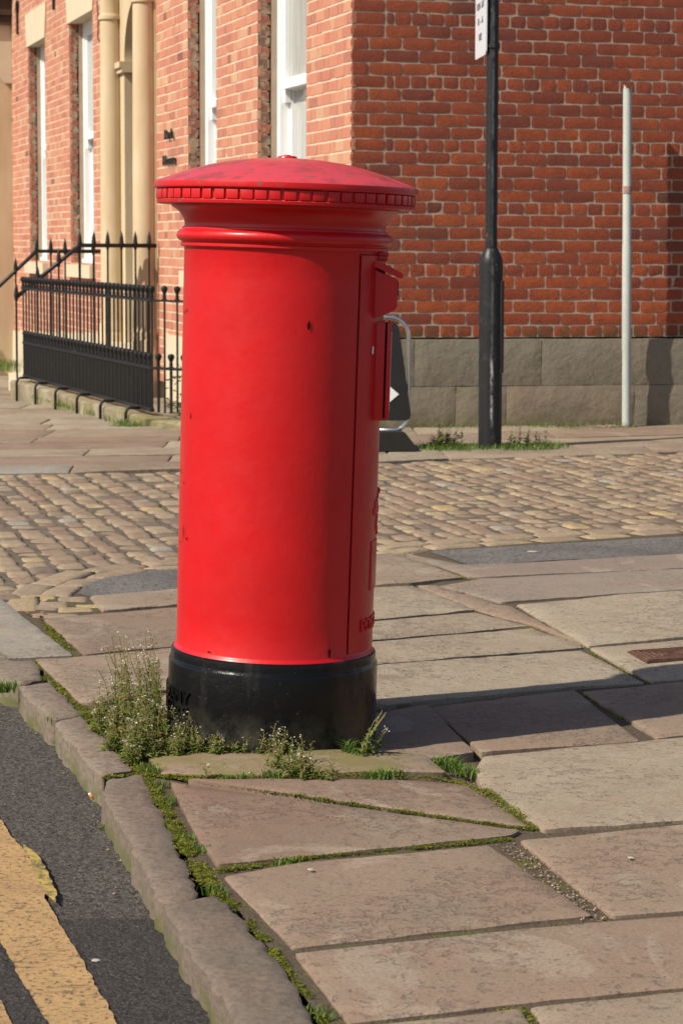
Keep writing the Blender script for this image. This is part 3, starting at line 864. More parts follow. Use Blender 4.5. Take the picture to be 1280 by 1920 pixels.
def bricks(mb, P, length, z0, z1, ch, pattern, openings, nx, nzz, joint, amp, relief, seed0, mortar_d=-0.008, vjoint=None):
    vj = vjoint or joint
    z = z0; row = 0
    while z < z1 - 0.01:
        t = -0.0
        seq = pattern(row)
        zt = z + ch
        k = 0
        wob = lambda t: 0.004 * noise.noise(Vector((t * 0.9, z * 3.1, seed0)))
        while t < length:
            L = seq(k); k += 1
            a, b = t + (vj / 2 if t > 0 else 0), min(t + L - vj / 2, length)
            t += L
            segs = [(a, b)]
            for (o0, o1, oz0, oz1) in openings:
                if z + ch / 2 > oz0 and z + ch / 2 < oz1:
                    ns = []
                    for (s0, s1) in segs:
                        if s1 <= o0 or s0 >= o1: ns.append((s0, s1)); continue
                        if s0 < o0: ns.append((s0, o0))
                        if s1 > o1: ns.append((o1, s1))
                    segs = ns
            for (s0, s1) in segs:
                if s1 - s0 < 0.02: continue
                sd_ = rnd(0, 200)
                jz0, jz1 = rnd(-.0025, .0025), rnd(-.0025, .0025)
                dd = rnd(-relief, relief)
                tl = rnd(-.003, .003); tz = rnd(-.02, .02)
                vs = []
                for j in range(nzz + 1):
                    for i in range(nx + 1):
                        fa, fb = i / nx, j / nzz
                        tt = s0 + (s1 - s0) * fa; zz = z + joint / 2 + jz0 + (ch - joint + jz1 - jz0) * fb + wob(tt)
                        edge = (i in (0, nx)) or (j in (0, nzz))
                        n_ = noise.noise(Vector((tt * 13 + sd_, zz * 17, sd_)))
                        n2_ = noise.noise(Vector((tt * 38 + sd_, zz * 42, sd_)))
                        d = dd + (fa - .5) * tl + (fb - .5) * tz * ch + amp * n_ + amp * .7 * n2_
                        if edge: d -= 0.0016 + 0.002 * abs(n_)
                        corner_ = (i in (0, nx)) and (j in (0, nzz))
                        q = 0.0025 * n2_ if edge and nx > 2 else 0
                        if corner_ and nx > 2:
                            tt += (0.004 if i == 0 else -0.004); zz += (0.003 if j == 0 else -0.003)
                        vs.append(P(tt + q * .5, zz + q, d))
                fs = [(j * (nx + 1) + i, j * (nx + 1) + i + 1, (j + 1) * (nx + 1) + i + 1, (j + 1) * (nx + 1) + i) for j in range(nzz) for i in range(nx)]
                ringi = list(range(nx + 1)) + [(j + 1) * (nx + 1) - 1 for j in range(1, nzz + 1)] + [nzz * (nx + 1) + i for i in range(nx - 1, -1, -1)] + [j * (nx + 1) for j in range(nzz - 1, 0, -1)]
                o = len(vs)
                nn = P(0, 0, -0.03) - P(0, 0, 0)
                for i in ringi: vs.append(vs[i] + nn)
                kk = len(ringi)
                for i in range(kk): fs.append((ringi[i], ringi[(i + 1) % kk], o + (i + 1) % kk, o + i))
                tone = random.gauss(0.62, 0.2)
                mb.add(vs, fs, 0, max(0, min(1, tone)))
        z = zt; row += 1
    # mortar sheet with the openings left out, finely divided so that it is a little uneven
    cuts = sorted(set([0.0, length] + [c for o in openings for c in o[:2] if 0 < c < length]))
    for a, b in zip(cuts, cuts[1:]):
        zs = [(z0, z1)]
        for (o0, o1, oz0, oz1) in openings:
            if a >= o0 - 1e-6 and b <= o1 + 1e-6:
                ns = []
                for (s0, s1) in zs:
                    if s1 <= oz0 or s0 >= oz1: ns.append((s0, s1)); continue
                    if s0 < oz0: ns.append((s0, oz0))
                    if s1 > oz1: ns.append((oz1, s1))
                zs = ns
        for (s0, s1) in zs:
            na, nb = max(1, int((b - a) / 0.12)), max(1, int((s1 - s0) / 0.12))
            vs = []
            for j in range(nb + 1):
                for i in range(na + 1):
                    tt, zz = a + (b - a) * i / na, s0 + (s1 - s0) * j / nb
                    vs.append(P(tt, zz, mortar_d + 0.0012 * noise.noise(Vector((tt * 6, zz * 6, seed0)))))
            fs = [(j * (na + 1) + i, j * (na + 1) + i + 1, (j + 1) * (na + 1) + i + 1, (j + 1) * (na + 1) + i) for j in range(nb) for i in range(na)]
            mb.add(vs, fs, 1, 0.5)

COURSE = 0.0862
# side wall: bands of stretchers with a header course every fifth row
def side_pattern(row):
    hdr = row % 5 == 0
    def f(k):
        if hdr: return 0.24 if k == 0 else (0.06 if k == 1 else 0.118 + rnd(-.004, .004))
        if k == 0: return 0.12 if row % 2 else 0.235
        return 0.236 + rnd(-.006, .006)
    return f
sw = MB()
bricks(sw, lambda t, z, d: SPt(t, z, d), 7.5, 0.625, WALL_H, COURSE, side_pattern, [], 7, 3, 0.0108, 0.0018, 0.0010, 3.0, -0.0048)
sw.build('side_wall', [M_BRICK_SIDE, M_MORTAR_SIDE], house, auto=50)
# front wall: alternating headers and stretchers
def front_pattern(row):
    def f(k):
        if row % 2 == 0: return [0.235, 0.118][k % 2] + rnd(-.004, .004)
        return (0.118 if k == 0 else 0.06 if k == 1 else [0.235, 0.118][k % 2] + rnd(-.004, .004))
    return f
WZ0, WZ1 = 1.03, 3.87
WIN = [(ft(573), ft(482)), (ft(405), ft(352)), (ft(175), ft(131)), (ft(86), ft(54.5))]
DOOR0, DOOR1 = 6.60, 9.05
FRONT_L = ft(25) + 7.5
op = [(a, b, WZ0, WZ1) for a, b in WIN] + [(DOOR0 + .12, DOOR1 - .08, -1, 4.6)]
fw = MB()
bricks(fw, lambda t, z, d: FP(t, z, d), FRONT_L, 0.625 - 8 * COURSE, WALL_H, COURSE, front_pattern, op, 2, 1, 0.0150, 0.0010, 0.0010, 8.0, -0.0052, 0.009)
fw.build('front_wall', [M_BRICK_FRONT, M_MORTAR_FRONT], house, auto=50)
# solid body behind the walls, and a roof
core = MB()
pl = [FP(0.02, 0, -.45) + SPt(0.02, 0, 0) * 0, FP(FRONT_L, 0, -.45), FP(FRONT_L, 0, -9), SPt(7.5, 0, -.05) + NS * 0, SPt(0.4, 0, -.05)]
core.prism([(p.x, p.y) for p in pl], -0.8, WALL_H - .01)
core.build('core', M_BROWNWOOD, house)
rf = MB()
pl = [FP(-.3, 0, .3), FP(FRONT_L, 0, .3), FP(FRONT_L, 0, -9.2), SPt(7.8, 0, .3), SPt(0, 0, .3)]
rf.prism([(p.x, p.y) for p in pl], WALL_H, WALL_H + 0.22)
rf.build('roof', M_SLATE, house)
# plinth of the side wall: two courses of big sandstone blocks
def stone_block(mb, P, t0, t1, z0, z1, d, back=-0.05, tone=0.5, seg=0.07, amp=0.005):
    nx, nz_ = max(3, int((t1 - t0) / seg)), max(3, int((z1 - z0) / seg))
    sd_ = rnd(0, 100)
    vs = []
    for j in range(nz_ + 1):
        for i in range(nx + 1):
            t, z = t0 + (t1 - t0) * i / nx, z0 + (z1 - z0) * j / nz_
            e = (i in (0, nx)) or (j in (0, nz_))
            q = amp * noise.noise(Vector((t * 6, z * 7, sd_))) + amp * .6 * noise.noise(Vector((t * 19, z * 19, sd_)))
            vs.append(P(t + (0.004 * noise.noise(Vector((z * 9, sd_, t))) if e else 0), z + (0.004 * noise.noise(Vector((t * 7, sd_, z))) if e else 0), d + q - (0.009 if e else 0)))
    fs = [(j * (nx + 1) + i, j * (nx + 1) + i + 1, (j + 1) * (nx + 1) + i + 1, (j + 1) * (nx + 1) + i) for j in range(nz_) for i in range(nx)]
    ringi = list(range(nx + 1)) + [(j + 1) * (nx + 1) - 1 for j in range(1, nz_ + 1)] + [nz_ * (nx + 1) + i for i in range(nx - 1, -1, -1)] + [j * (nx + 1) for j in range(nz_ - 1, 0, -1)]
    o = len(vs); nn = P(0, 0, back) - P(0, 0, d)
    for i in ringi: vs.append(vs[i] + nn)
    kk = len(ringi)
    for i in range(kk): fs.append((ringi[i], ringi[(i + 1) % kk], o + (i + 1) % kk, o + i))
    mb.add(vs, fs, 0, tone)
def st(x, y=700): return (on_plane(x, y, CORNER, NS) - CORNER).dot(US)
pm = MB()
U_ = [-0.02, 0.45, st(1010), st(1010) + 1.55, 4.6, 6.1, 7.5]
for i, (a, b) in enumerate(zip(U_, U_[1:])): stone_block(pm, SPt, a, b - .004, 0.285, 0.612, 0.068, tone=[.2, .0, .1, .0, .3, .2][i])
L_ = [-0.02, 0.75, st(945), st(1184), st(1184) + 1.4, 5.5, 7.5]
for i, (a, b) in enumerate(zip(L_, L_[1:])): stone_block(pm, SPt, a, b - .004, -0.12, 0.281, 0.070, tone=[.3, .1, .75, .35, .3, .5][i])
pm.build('plinth', M_PLINTH, house, smooth=False, auto=60)
# sloping top line of the front plinth (the street falls away)
def zb(t): return max(-0.06, 0.61 - 0.034 * t)
ts = [0.03 + 0.9 * i for i in range(0, int(FRONT_L / 0.9))]
for sel in (lambda a, b: b <= DOOR0 + .1, lambda a, b: a >= DOOR1 - .1):
    fp_ = MB()
    for a, b in zip(ts, ts[1:]):
        if sel(a, b): stone_block(fp_, FP, a, b - .006, -0.75, zb((a + b) / 2), 0.03, tone=0.5, seg=0.2, amp=0.002)
    fp_.build('front_plinth', M_CREAM, house)

# sash windows
def window(a, b, k):
    w = empty('window', (0, 0, 0)); w.parent = house
    D0, D1 = 0.105, 0.165                                            # brick reveal, then render, then the box frame
    fr = MB()
    def bx(mb, t0, t1, z0, z1, d0, d1, mat=0):
        P = [FP(t, z, d) for t in (t0, t1) for z in (z0, z1) for d in (d0, d1)]
        mb.add(P, [(0, 1, 3, 2), (4, 6, 7, 5), (0, 4, 5, 1), (2, 3, 7, 6), (0, 2, 6, 4), (1, 5, 7, 3)], mat)
    bx(fr, a, a + .10, WZ0 + .06, WZ1, -.30, -D1); bx(fr, b - .10, b, WZ0 + .06, WZ1, -.34, -D1)
    bx(fr, a + .10, b - .10, WZ1 - .09, WZ1, -.30, -D1)
    bx(fr, a + .002, b - .002, WZ0, WZ0 + .06, -.36, -D1 + .03)
    fr.build('window_frame', M_WHITE, w)
    MR = 2.52                                                       # meeting rail height
    us = MB(); ls = MB()
    d0, d1 = -.24, -.19
    bx(us, a + .10, a + .155, MR, WZ1 - .09, d0, d1); bx(us, b - .155, b - .10, MR, WZ1 - .09, d0, d1)
    bx(us, a + .155, b - .155, MR - .02, MR + .06, d0, d1 + .03); bx(us, a + .155, b - .155, WZ1 - .15, WZ1 - .09, d0, d1)
    bx(us, a + .10, a + .15, MR - .12, MR, d0, d1 - .004); bx(us, b - .15, b - .10, MR - .12, MR, d0, d1 - .004)  # sash horns
    s1 = us.build('sash', M_WHITE, w)
    d0, d1 = -.29, -.245
    bx(ls, a + .10, a + .155, WZ0 + .06, MR + .03, d0, d1); bx(ls, b - .155, b - .10, WZ0 + .06, MR + .03, d0, d1)
    bx(ls, a + .155, b - .155, WZ0 + .06, WZ0 + .15, d0, d1); bx(ls, a + .155, b - .155, MR - .03, MR + .03, d0, d1)
    m_ = (a + b) / 2
    s2 = ls.build('sash', M_WHITE, w)
    for (z0, z1, dd) in ((MR + .06, WZ1 - .15, -.217), (WZ0 + .15, MR - .03, -.27)):
        p = MB()
        bx(p, a + .155, b - .155, z0, z1, dd - .004, dd)
        p.build('pane', M_GLASS, w)
    # reveals: rough brick with patches, then a render strip
    rv = MB()
    z = WZ0
    while z < WZ1 - .02:
        z2 = min(z + COURSE, WZ1)
        for side, (t0, t1) in ((0, (a - .06, a - .002)), (1, (b + .002, b + .06))):
            P = [FP(t, zz, d) for t in (t0, t1) for zz in (z + .006, z2 - .005) for d in (-D0 + rnd(-.012, .01), -.012)]
            rv.add(P, [(0, 1, 3, 2), (4, 6, 7, 5), (0, 4, 5, 1), (2, 3, 7, 6), (0, 2, 6, 4), (1, 5, 7, 3)], 0, rnd(0, 1))
        z = z2
    for (t0, t1) in ((a - .06, a + .004), (b - .004, b + .06)): bx(rv, t0, t1, WZ0, WZ1, -.34, -D0 - .012, 1)
    for (t0, t1) in ((a - .06, a - .004), (b + .004, b + .06)): bx(rv, t0, t1, WZ0, WZ1, -D0 + .02, -.02, 1)
    rv.build('reveal', [M_BRICK_REVEAL, M_RENDER], w)
    si = MB()
    bx(si, a - .09, b + .09, WZ0 - .15, WZ0 - .003, -.2, .07)
    si.build('sill', M_CREAM, w)
    li = MB()
    z0, z1 = WZ1, WZ1 + .43
    out = [(a - .06, z0), (b + .06, z0), (b + .17, z1), (a - .17, z1)]
    P = [FP(t, z, -.3) for t, z in out] + [FP(t, z, .012) for t, z in out]
    li.add(P, [(3, 2, 1, 0), (4, 5, 6, 7)] + [(i, (i + 1) % 4, 4 + (i + 1) % 4, 4 + i) for i in range(4)])
    li.build('lintel', M_CREAM, w)
for k, (a, b) in enumerate(WIN): window(a, b, k)

# stone doorway with an arch and two slim columns
door = empty('doorway'); door.parent = house
dc = MB()
a0, a1 = 7.10, ft(237.5)
zs_ = 3.14
cxa, ra = (a0 + a1) / 2, (a1 - a0) / 2
out = [(DOOR0 + .12, -.6), (DOOR0 + .12, 5.3), (DOOR1 - .08, 5.3), (DOOR1 - .08, -.6), (a1, -.6), (a1, zs_)]
out += [(cxa + ra * math.cos(math.pi * i / 20), zs_ + ra * math.sin(math.pi * i / 20)) for i in range(1, 20)]
out += [(a0, zs_), (a0, -.6)]
n = len(out)
P = [FP(t, z, -.42) for t, z in out] + [FP(t, z, .02) for t, z in out]
dc.add(P, [tuple(range(n))[::-1], tuple(range(n, 2 * n))] + [(i, (i + 1) % n, n + (i + 1) % n, n + i) for i in range(n)])
for (t0, t1) in ((a1 - .05, DOOR1 - .1), (DOOR0 + .14, a0 + .05)):   # impost mouldings
    for (z0, z1, q) in ((zs_ - .10, zs_ - .05, .035), (zs_ - .05, zs_ + .01, .06)):
        P = [FP(t, z, d) for t in (t0, t1) for z in (z0, z1) for d in (-.30, .02 + q)]
        dc.add(P, [(0, 1, 3, 2), (4, 6, 7, 5), (0, 4, 5, 1), (2, 3, 7, 6), (0, 2, 6, 4), (1, 5, 7, 3)])
dc.build('arch', M_COLUMN, door, auto=30)
dd_ = MB()
P = [FP(t, z, d) for t in (a0 - .02, a1 + .02) for z in (-.5, zs_ + ra) for d in (-.43, -.40)]
dd_.add(P, [(0, 1, 3, 2), (4, 6, 7, 5), (0, 4, 5, 1), (2, 3, 7, 6), (0, 2, 6, 4), (1, 5, 7, 3)])
dd_.build('door', M_DARKDOOR, door)
for px, flut in ((271, 1), (209, 0)):
    off = 0.10
    tc_ = ft(px, 300, off)
    c = FP(tc_, 0, off)
    r0 = 0.118
    prof = [(r0 * 1.35, -.25), (r0 * 1.35, .32), (r0 * 1.22, .34), (r0 * 1.25, .40), (r0 * 1.05, .45), (r0 * 1.04, .47)]
    prof += [(r0 * (1.03 - 0.11 * (q / 12) ** 1.6), .47 + 3.2 * q / 12) for q in range(13)]
    zt = 3.60
    prof += [(r0 * 1.06, zt), (r0 * 1.10, zt + .02), (r0 * 1.06, zt + .045), (r0 * .93, zt + .05), (r0 * .93, zt + .36), (r0 * 1.2, zt + .42), (r0 * 1.35, zt + .48), (r0 * 1.35, zt + .6)]
    cm = MB()
    cm.lathe(prof, 40, c)
    if flut:
        for q in range(20):
            a = 2 * math.pi * q / 20
            cm.tube([c + Vector((math.cos(a) * r0 * .94, math.sin(a) * r0 * .94, zt + .06)), c + Vector((math.cos(a) * r0 * .94, math.sin(a) * r0 * .94, zt + .35))], 0.010, 6)
    cm.build('column', M_COLUMN, door, auto=40)
en = MB()
P = [FP(t, z, d) for t in (DOOR0 - .1, DOOR1 + .1) for z in (4.28, 5.0) for d in (-.1, .40)]
en.add(P, [(0, 1, 3, 2), (4, 6, 7, 5), (0, 4, 5, 1), (2, 3, 7, 6), (0, 2, 6, 4), (1, 5, 7, 3)])
en.build('entablature', M_COLUMN, door)
stp = MB()
for i, (q, z) in enumerate(((.62, .24), (.92, .08), (1.22, -.08))):
    P = [FP(t, zz, d) for t in (a0 - .28, a1 + .28) for zz in (-.8, z) for d in (-.40, q)]
    stp.add(P, [(0, 1, 3, 2), (4, 6, 7, 5), (0, 4, 5, 1), (2, 3, 7, 6), (0, 2, 6, 4), (1, 5, 7, 3)])
stp.build('steps', M_CREAM, door)
# second doorway farther along the front, only its near flank shows
por = empty('porch'); por.parent = house
tp = ft(25)
def fbox(mb, t0, t1, z0, z1, d0, d1, mat=0):
    P = [FP(t, z, d) for t in (t0, t1) for z in (z0, z1) for d in (d0, d1)]
    mb.add(P, [(0, 1, 3, 2), (4, 6, 7, 5), (0, 4, 5, 1), (2, 3, 7, 6), (0, 2, 6, 4), (1, 5, 7, 3)], mat)
for q in (.1, 2.0):
    pm2 = MB(); fbox(pm2, tp + q, tp + q + .4, -.6, 3.55, -.05, .75)
    pm2.build('pilaster', M_COLUMN, por)
out = [(.0, 3.5), (.10, 3.5), (.32, 3.75), (.9, 4.2), (.9, 4.3), (0, 4.3)]
for t0 in (tp + .05, tp + 2.1):
    pb = MB()
    P = [FP(t0, z, d) for d, z in out] + [FP(t0 + .35, z, d) for d, z in out]
    k = len(out)
    pb.add(P, [tuple(range(k))[::-1], tuple(range(k, 2 * k))] + [(i, (i + 1) % k, k + (i + 1) % k, k + i) for i in range(k)])
    pb.build('bracket', M_CREAM, por)
pc = MB()
fbox(pc, tp - .02, tp + 2.6, 4.30, 4.42, -.05, 1.0); fbox(pc, tp - .05, tp + 2.65, 4.425, 4.66, -.05, 1.08)
pc.build('cornice', M_BROWNWOOD, por)
ps = MB()
out = [(-.05, 4.665), (1.2, 4.665), (1.2, 4.75), (-.05, 5.6)]
P = [FP(tp - .1, z, d) for d, z in out] + [FP(tp + 2.7, z, d) for d, z in out]
ps.add(P, [(3, 2, 1, 0), (4, 5, 6, 7)] + [(i, (i + 1) % 4, 4 + (i + 1) % 4, 4 + i) for i in range(4)])
ps.build('porch_roof', M_SLATE, por)
pp = MB()
pp.tube([FP(tp - .08, 4.83, 1.24), FP(tp + 2.7, 4.83, 1.24)], .06, 10)
pp.build('gutter', M_BLUEPIPE, por)
# two short words in dark letters on the brick beside the doorway
for word, z in (('Park', 2.26), ('House', 2.02)):
    lt = MB()
    vs, fs = text_mesh(word, 0.135, 0.008)
    tcn = ft(320)
    lt.add([FP(tcn - v.x * 1.6, z + v.y, 0.018 + v.z) for v in vs], fs)
    lt.build('name_lettering', M_POST, house)
# wall-tie stars and a cable high on the front
for px, y0, y1 in ((38, 15, 62), (106, -10, 16)):
    cb = MB()
    t0 = ft(px)
    cb.tube([FP(t0, fz(px, y0), .02), FP(t0, fz(px, y1), .02)], .018, 6)
    cb.tube([FP(t0 + .07 * math.cos(q * .7), fz(px, y0) + .05 + .07 * math.sin(q * .7), .02) for q in range(10)], .016, 6)
    cb.build('wall_hook', M_IRON, house)
cv = MB()
cv.tube([FP(ft(x), fz(x, y), .012) for x, y in ((186, 0), (188, 40), (187, 70), (196, 85), (200, 105))], .007, 5)
cv.build('cable', M_BROWNWOOD, house)

# ------------------------------------------------------------------ cast iron railings
def railing_bar(z1, fin, r=0.0085, foot=0.0):
    b = MB()
    b.tube([(0, 0, foot), (0, 0, z1)], r, 6)
    if fin: b.lathe([(r, z1 - .005), (.021, z1), (.021, z1 + .012), (.012, z1 + .02), (.015, z1 + .034), (.011, z1 + .046), (.014, z1 + .06), (.024, z1 + .078), (.027, z1 + .092), (.022, z1 + .106), (.008, z1 + .113), (.0, z1 + .114)], 10)
    return b
RN = Vector((-1.44, 17.0, 0)); RF_ = Vector((-3.03, 21.35, 0))
rail = empty('iron_railing', RN)
tag(rail, 'low black iron railing with ball finials standing on stone kerb before the house', 'railing')
rd = (RF_ - RN); rl = rd.length; rd.normalize()
b0 = railing_bar(0.845, True).build('bar', M_IRON, rail, auto=40)
b1 = railing_bar(0.335, True, 0.012).build('dog_bar', M_IRON, rail, auto=40)
def put(src, p):
    c = src.copy(); COL.objects.link(c); c.parent = rail; c.location = p
NB = 37
for k in range(NB):
    p = rd * (rl * k / (NB - 1))
    if k == 0: b0.location = p
    else: put(b0, p)
    if k == 0: b1.location = p + rd * .06
    elif k < NB - 1: put(b1, p + rd * (rl * .5 / (NB - 1)))
    if k < NB - 1 and False: pass
rr = (CORNER + NF * 0.12 + UF * .35 - RN); rr.z = 0; rrl = rr.length; rr.normalize()
for k in range(1, 12):
    put(b0, rr * (0.13 * k))
    put(b1, rr * (0.13 * k - .065))
for (p, q) in ((Vector(), rd * rl), (Vector(), rr * 1.5)):
    for z, hh in ((0.845, .016), (0.335, .02), (0.015, .03)):
        if p == Vector() and q == rr * 1.5 and z < .1: continue
        r_ = MB()
        d = (q - p); L = d.length; d.normalize()
        M = Matrix((d, Vector((-d.y, d.x, 0)), Vector((0, 0, 1)))).transposed()
        r_.box((p + q) / 2 + Vector((0, 0, z)), (L, 0.032, hh), M, bev=.004)
        r_.build('rail', M_IRON, rail)
ro = Vector((-rd.y, rd.x, 0))                                        # towards the street
for k in range(6):
    p = rd * (rl * (0.07 + k * 0.175))
    s_ = MB()
    g0 = land((RN + p).x, (RN + p).y)
    s_.tube([p + Vector((0, 0, .01)), p + ro * .09 + Vector((0, 0, .012)), p + ro * .115 + Vector((0, 0, 0)), p + ro * .125 + Vector((0, 0, -.03)), p + ro * .125 + Vector((0, 0, g0 - .02))], .012, 8)
    s_.build('stay', M_IRON, rail, smooth=True)
kb = MB()
def kerbrun(p0, p1, w0, w1, h):
    d = (p1 - p0); L = d.length; d.normalize(); o_ = Vector((-d.y, d.x, 0))
    t = 0
    while t < L:
        l2 = min(rnd(.5, 1.0), L - t)
        if l2 < .05: break
        P = [p0 + d * (t + .004) + o_ * w0, p0 + d * (t + l2 - .004) + o_ * w0, p0 + d * (t + l2 - .004) + o_ * w1, p0 + d * (t + .004) + o_ * w1]
        slab(kb, P, zbase=lambda x, y: h, step=0.1, edge=.02, drop=.02, depth=.42, gap=.002, corner=.02, tone=rnd(.7, 1), jit=.008, rough=2.0)
        t += l2
kerbrun(RN - rd * .12, RF_ + rd * .2, -.12, .10, -0.03)
kerbrun(RN, RN + rr * 1.55, -.10, .12, -0.05)
tag(kb.build('area_kerb', M_FLAG_GREEN, smooth=True), kind='structure')

# handrails with spear bars on both sides of the steps
def spear(h):
    b = MB()
    b.box((0, 0, h / 2 - .09), (.017, .017, h - .18), None)
    b.lathe([(.012, h - .18), (.016, h - .16), (.024, h - .12), (.016, h - .05), (.002, h)], 8)
    return b
def stair_rail(t, dflat, dslope, ztop, zdrop, n1, n2, label):
    root = empty('handrail', CORNER + FP(t, -.3, 0))
    tag(root, label, 'handrail', 'handrails of the house steps')
    base = FP(t, -.3, 0)
    r_ = MB()
    r_.tube([FP(t, ztop, .03) - base, FP(t, ztop, dflat) - base, FP(t, ztop - zdrop, dflat + dslope) - base], .021, 8)
    r_.build('rail', M_IRON, root, smooth=True)
    for k in range(n1 + n2):
        if k < n1: d = .1 + (dflat - .1) * k / (n1 - 1); z = ztop
        else: d = dflat + dslope * (k - n1 + 1) / n2; z = ztop - zdrop * (k - n1 + 1) / n2
        g = 0.2 if d < .6 else -.1
        b = spear(z + .14 - g).build('bar', M_IRON, root)
        b.location = FP(t, g, d) - base
    return root
t_near, t_far = 6.62, 8.90
stair_rail(t_near, .78, .62, 1.255, .50, 6, 3, 'black iron handrail with spear topped bars beside the arched doorway')
stair_rail(t_far, .86, .90, 1.19, .83, 6, 4, 'far black iron handrail sloping down past the farther stone column')
fr_ = empty('spear_railing', CORNER + FP(ft(25) - 1.0, -.3, 1.5))
tag(fr_, 'black spear topped iron railing at the left edge beyond the steps', 'railing')
for k in range(7):
    b = spear(1.55).build('bar', M_IRON, fr_); b.location = UF * (0.16 * k * 2.2) + NF * 0.0 + Vector((0, 0, -.2))
r_ = MB()
for z in (1.05, .15):
    r_.tube([UF * -.1 + Vector((0, 0, z)), UF * 2.5 + Vector((0, 0, z))], .018, 6)
r_.build('rail', M_IRON, fr_)

# ------------------------------------------------------------------ sign post, grey pole, swing sign
PB = at(918, 838)
post = empty('sign_post', PB, (0, R(-.35), 0))
tag(post, 'black steel sign post with thick lower column standing at the pavement edge', 'sign post')
pc_ = MB()
pc_.lathe([(.074, -.1), (.074, .9), (.074, 1.155), (.072, 1.18), (.060, 1.215), (.045, 1.245), (.040, 1.252)], 32)
pc_.build('base_column', M_POST, post, auto=50)
pu = MB()
pu.lathe([(.0375, 1.24), (.0375, 3.35), (.036, 3.38), (.0, 3.385)], 24)
pu.build('pole', M_POST, post, auto=50)
dr_ = MB()
dr_.box((.066, -.022, .76), (.022, .06, .58), Matrix.Rotation(R(-18), 3, 'Z'), bev=.006)
dr_.build('access_door', M_POST, post, auto=40)
# sign plate
sdir = Vector((-146.0 * 1.35, F, 0)).normalized()
snrm = Vector((-sdir.y, sdir.x, 0))
SW, SH = 0.62, 0.78
sc_ = Vector((0, 0, 2.455 + SH / 2)) + sdir * .26 + snrm * .043
Ms = Matrix((-sdir, snrm, Vector((0, 0, 1)))).transposed() @ Matrix.Rotation(R(1.2), 3, 'Y')
def rrect(w, h, r, n=5):
    o = []
    for (cx, cy, a) in ((w / 2 - r, h / 2 - r, 0), (-w / 2 + r, h / 2 - r, 90), (-w / 2 + r, -h / 2 + r, 180), (w / 2 - r, -h / 2 + r, 270)):
        for k in range(n + 1): o.append((cx + r * math.cos(R(a + 90 * k / n)), cy + r * math.sin(R(a + 90 * k / n))))
    return o
RX = Matrix.Rotation(R(90), 3, 'X')
sp_ = MB()
sp_.prism(rrect(SW, SH, .03), -.004, .004, Ms @ Matrix.Rotation(R(-90), 3, 'X'), sc_, 0)
sign = sp_.build('sign_plate', [M_SIGNWHITE], post)
tx = MB()
for s, z, wd in (('PERMIT', .12, .34), ('HOLDERS', .02, .46), ('MON - SAT', -.09, .42), ('8 - 6', -.185, .30), ('ONLY', -.285, .17)):
    vs, fs = text_mesh(s, .062, .001)
    k_ = wd / 2 / max(v.x for v in vs)
    tx.add([Ms @ Vector((v.x * k_, .0055 + v.z, v.y + z)) + sc_ for v in vs], fs)
tx.build('lettering', M_INK, sign)
cl_ = MB()
for z in (2.50, 3.1):
    cl_.lathe([(.044, z - .012), (.046, z - .01), (.046, z + .01), (.044, z + .012)], 20)
cl_.build('clamp', M_POST, post)

GP = on_plane(1174, 788, CORNER + NS * 0.178, NS); GP.z = -.02
gp = empty('grey_pole', GP, (0, R(-.95), 0))
tag(gp, 'thin pale grey pole with a jagged cut top standing against the brick wall', 'pole')
q = MB()
q.lathe([(.0315, -.05), (.0315, .55), (.0335, .56), (.0335, 1.3), (.031, 1.31), (.031, 2.37)], 20)
vs, fs = [], []
n = 20
for k in range(n):
    a = 2 * math.pi * k / n
    vs += [(.031 * math.cos(a), .031 * math.sin(a), 2.37), (.031 * math.cos(a), .031 * math.sin(a), 2.385 + .022 * math.cos(a * 3 + 1) + .012 * math.sin(a * 7))]
for k in range(n): fs.append((2 * k, 2 * ((k + 1) % n), 2 * ((k + 1) % n) + 1, 2 * k + 1))
q.add(vs, fs)
q.build('shaft', M_GREY_POLE, gp, auto=50)
q = MB()
q.lathe([(.0345, 1.66), (.0345, 1.71)], 20)
q.build('sticker', M_STICKER, gp, smooth=True)

AB = at(735, 842); AB.x = 0.14
ab = empty('pavement_sign', AB, (0, 0, R(6)))
tag(ab, 'black pavement sign with white arrow in steel tube frame behind the postbox', 'sign')
fr2 = MB()
hw, ht_, hb = .275, .825, .115
pts = []
def arc(cx, cz, r, a0_, a1_, n=7): return [(cx + r * math.cos(R(a0_ + (a1_ - a0_) * k / n)), 0, cz + r * math.sin(R(a0_ + (a1_ - a0_) * k / n))) for k in range(n + 1)]
pts = [(0, 0, ht_)] + arc(hw - .12, ht_ - .12, .12, 90, 0) + arc(hw - .10, hb + .10, .10, 0, -75) + [(0, 0, hb)]
fr2.tube([Vector(p) for p in pts], .0145, 10)
fr2.tube([Vector((-p[0], p[1], p[2])) for p in pts], .0145, 10)
fr2.build('tube_frame', M_CHROME, ab, smooth=True)
pn = MB()
def rpoly(pts_, r):
    o = []
    for i, b in enumerate(pts_):
        a, c = Vector(pts_[i - 1]), Vector(pts_[(i + 1) % len(pts_)]); b = Vector(b)
        p1, p2 = b + (a - b).normalized() * r, b + (c - b).normalized() * r
        for k in range(6):
            s_ = k / 5
            o.append(tuple(p1 * (1 - s_) ** 2 + b * 2 * s_ * (1 - s_) + p2 * s_ ** 2))
    return o
outl = rpoly([(-.295, .18), (.295, .18), (.205, .795), (-.205, .795)], .05)
pn.prism([(x, z) for x, z in outl], .022, .030, RX, (0, 0, 0))
pan = pn.build('panel', M_SIGNBLACK, ab)
ar = MB()
ar.prism([(.115, .262), (.212, .345), (.115, .428)], .032, .034, RX)
ar.prism([(-.16, .325), (.115, .325), (.115, .365), (-.16, .365)], .032, .034, RX)
ar.build('arrow', M_WHITEPRINT, pan)
ft_ = MB()
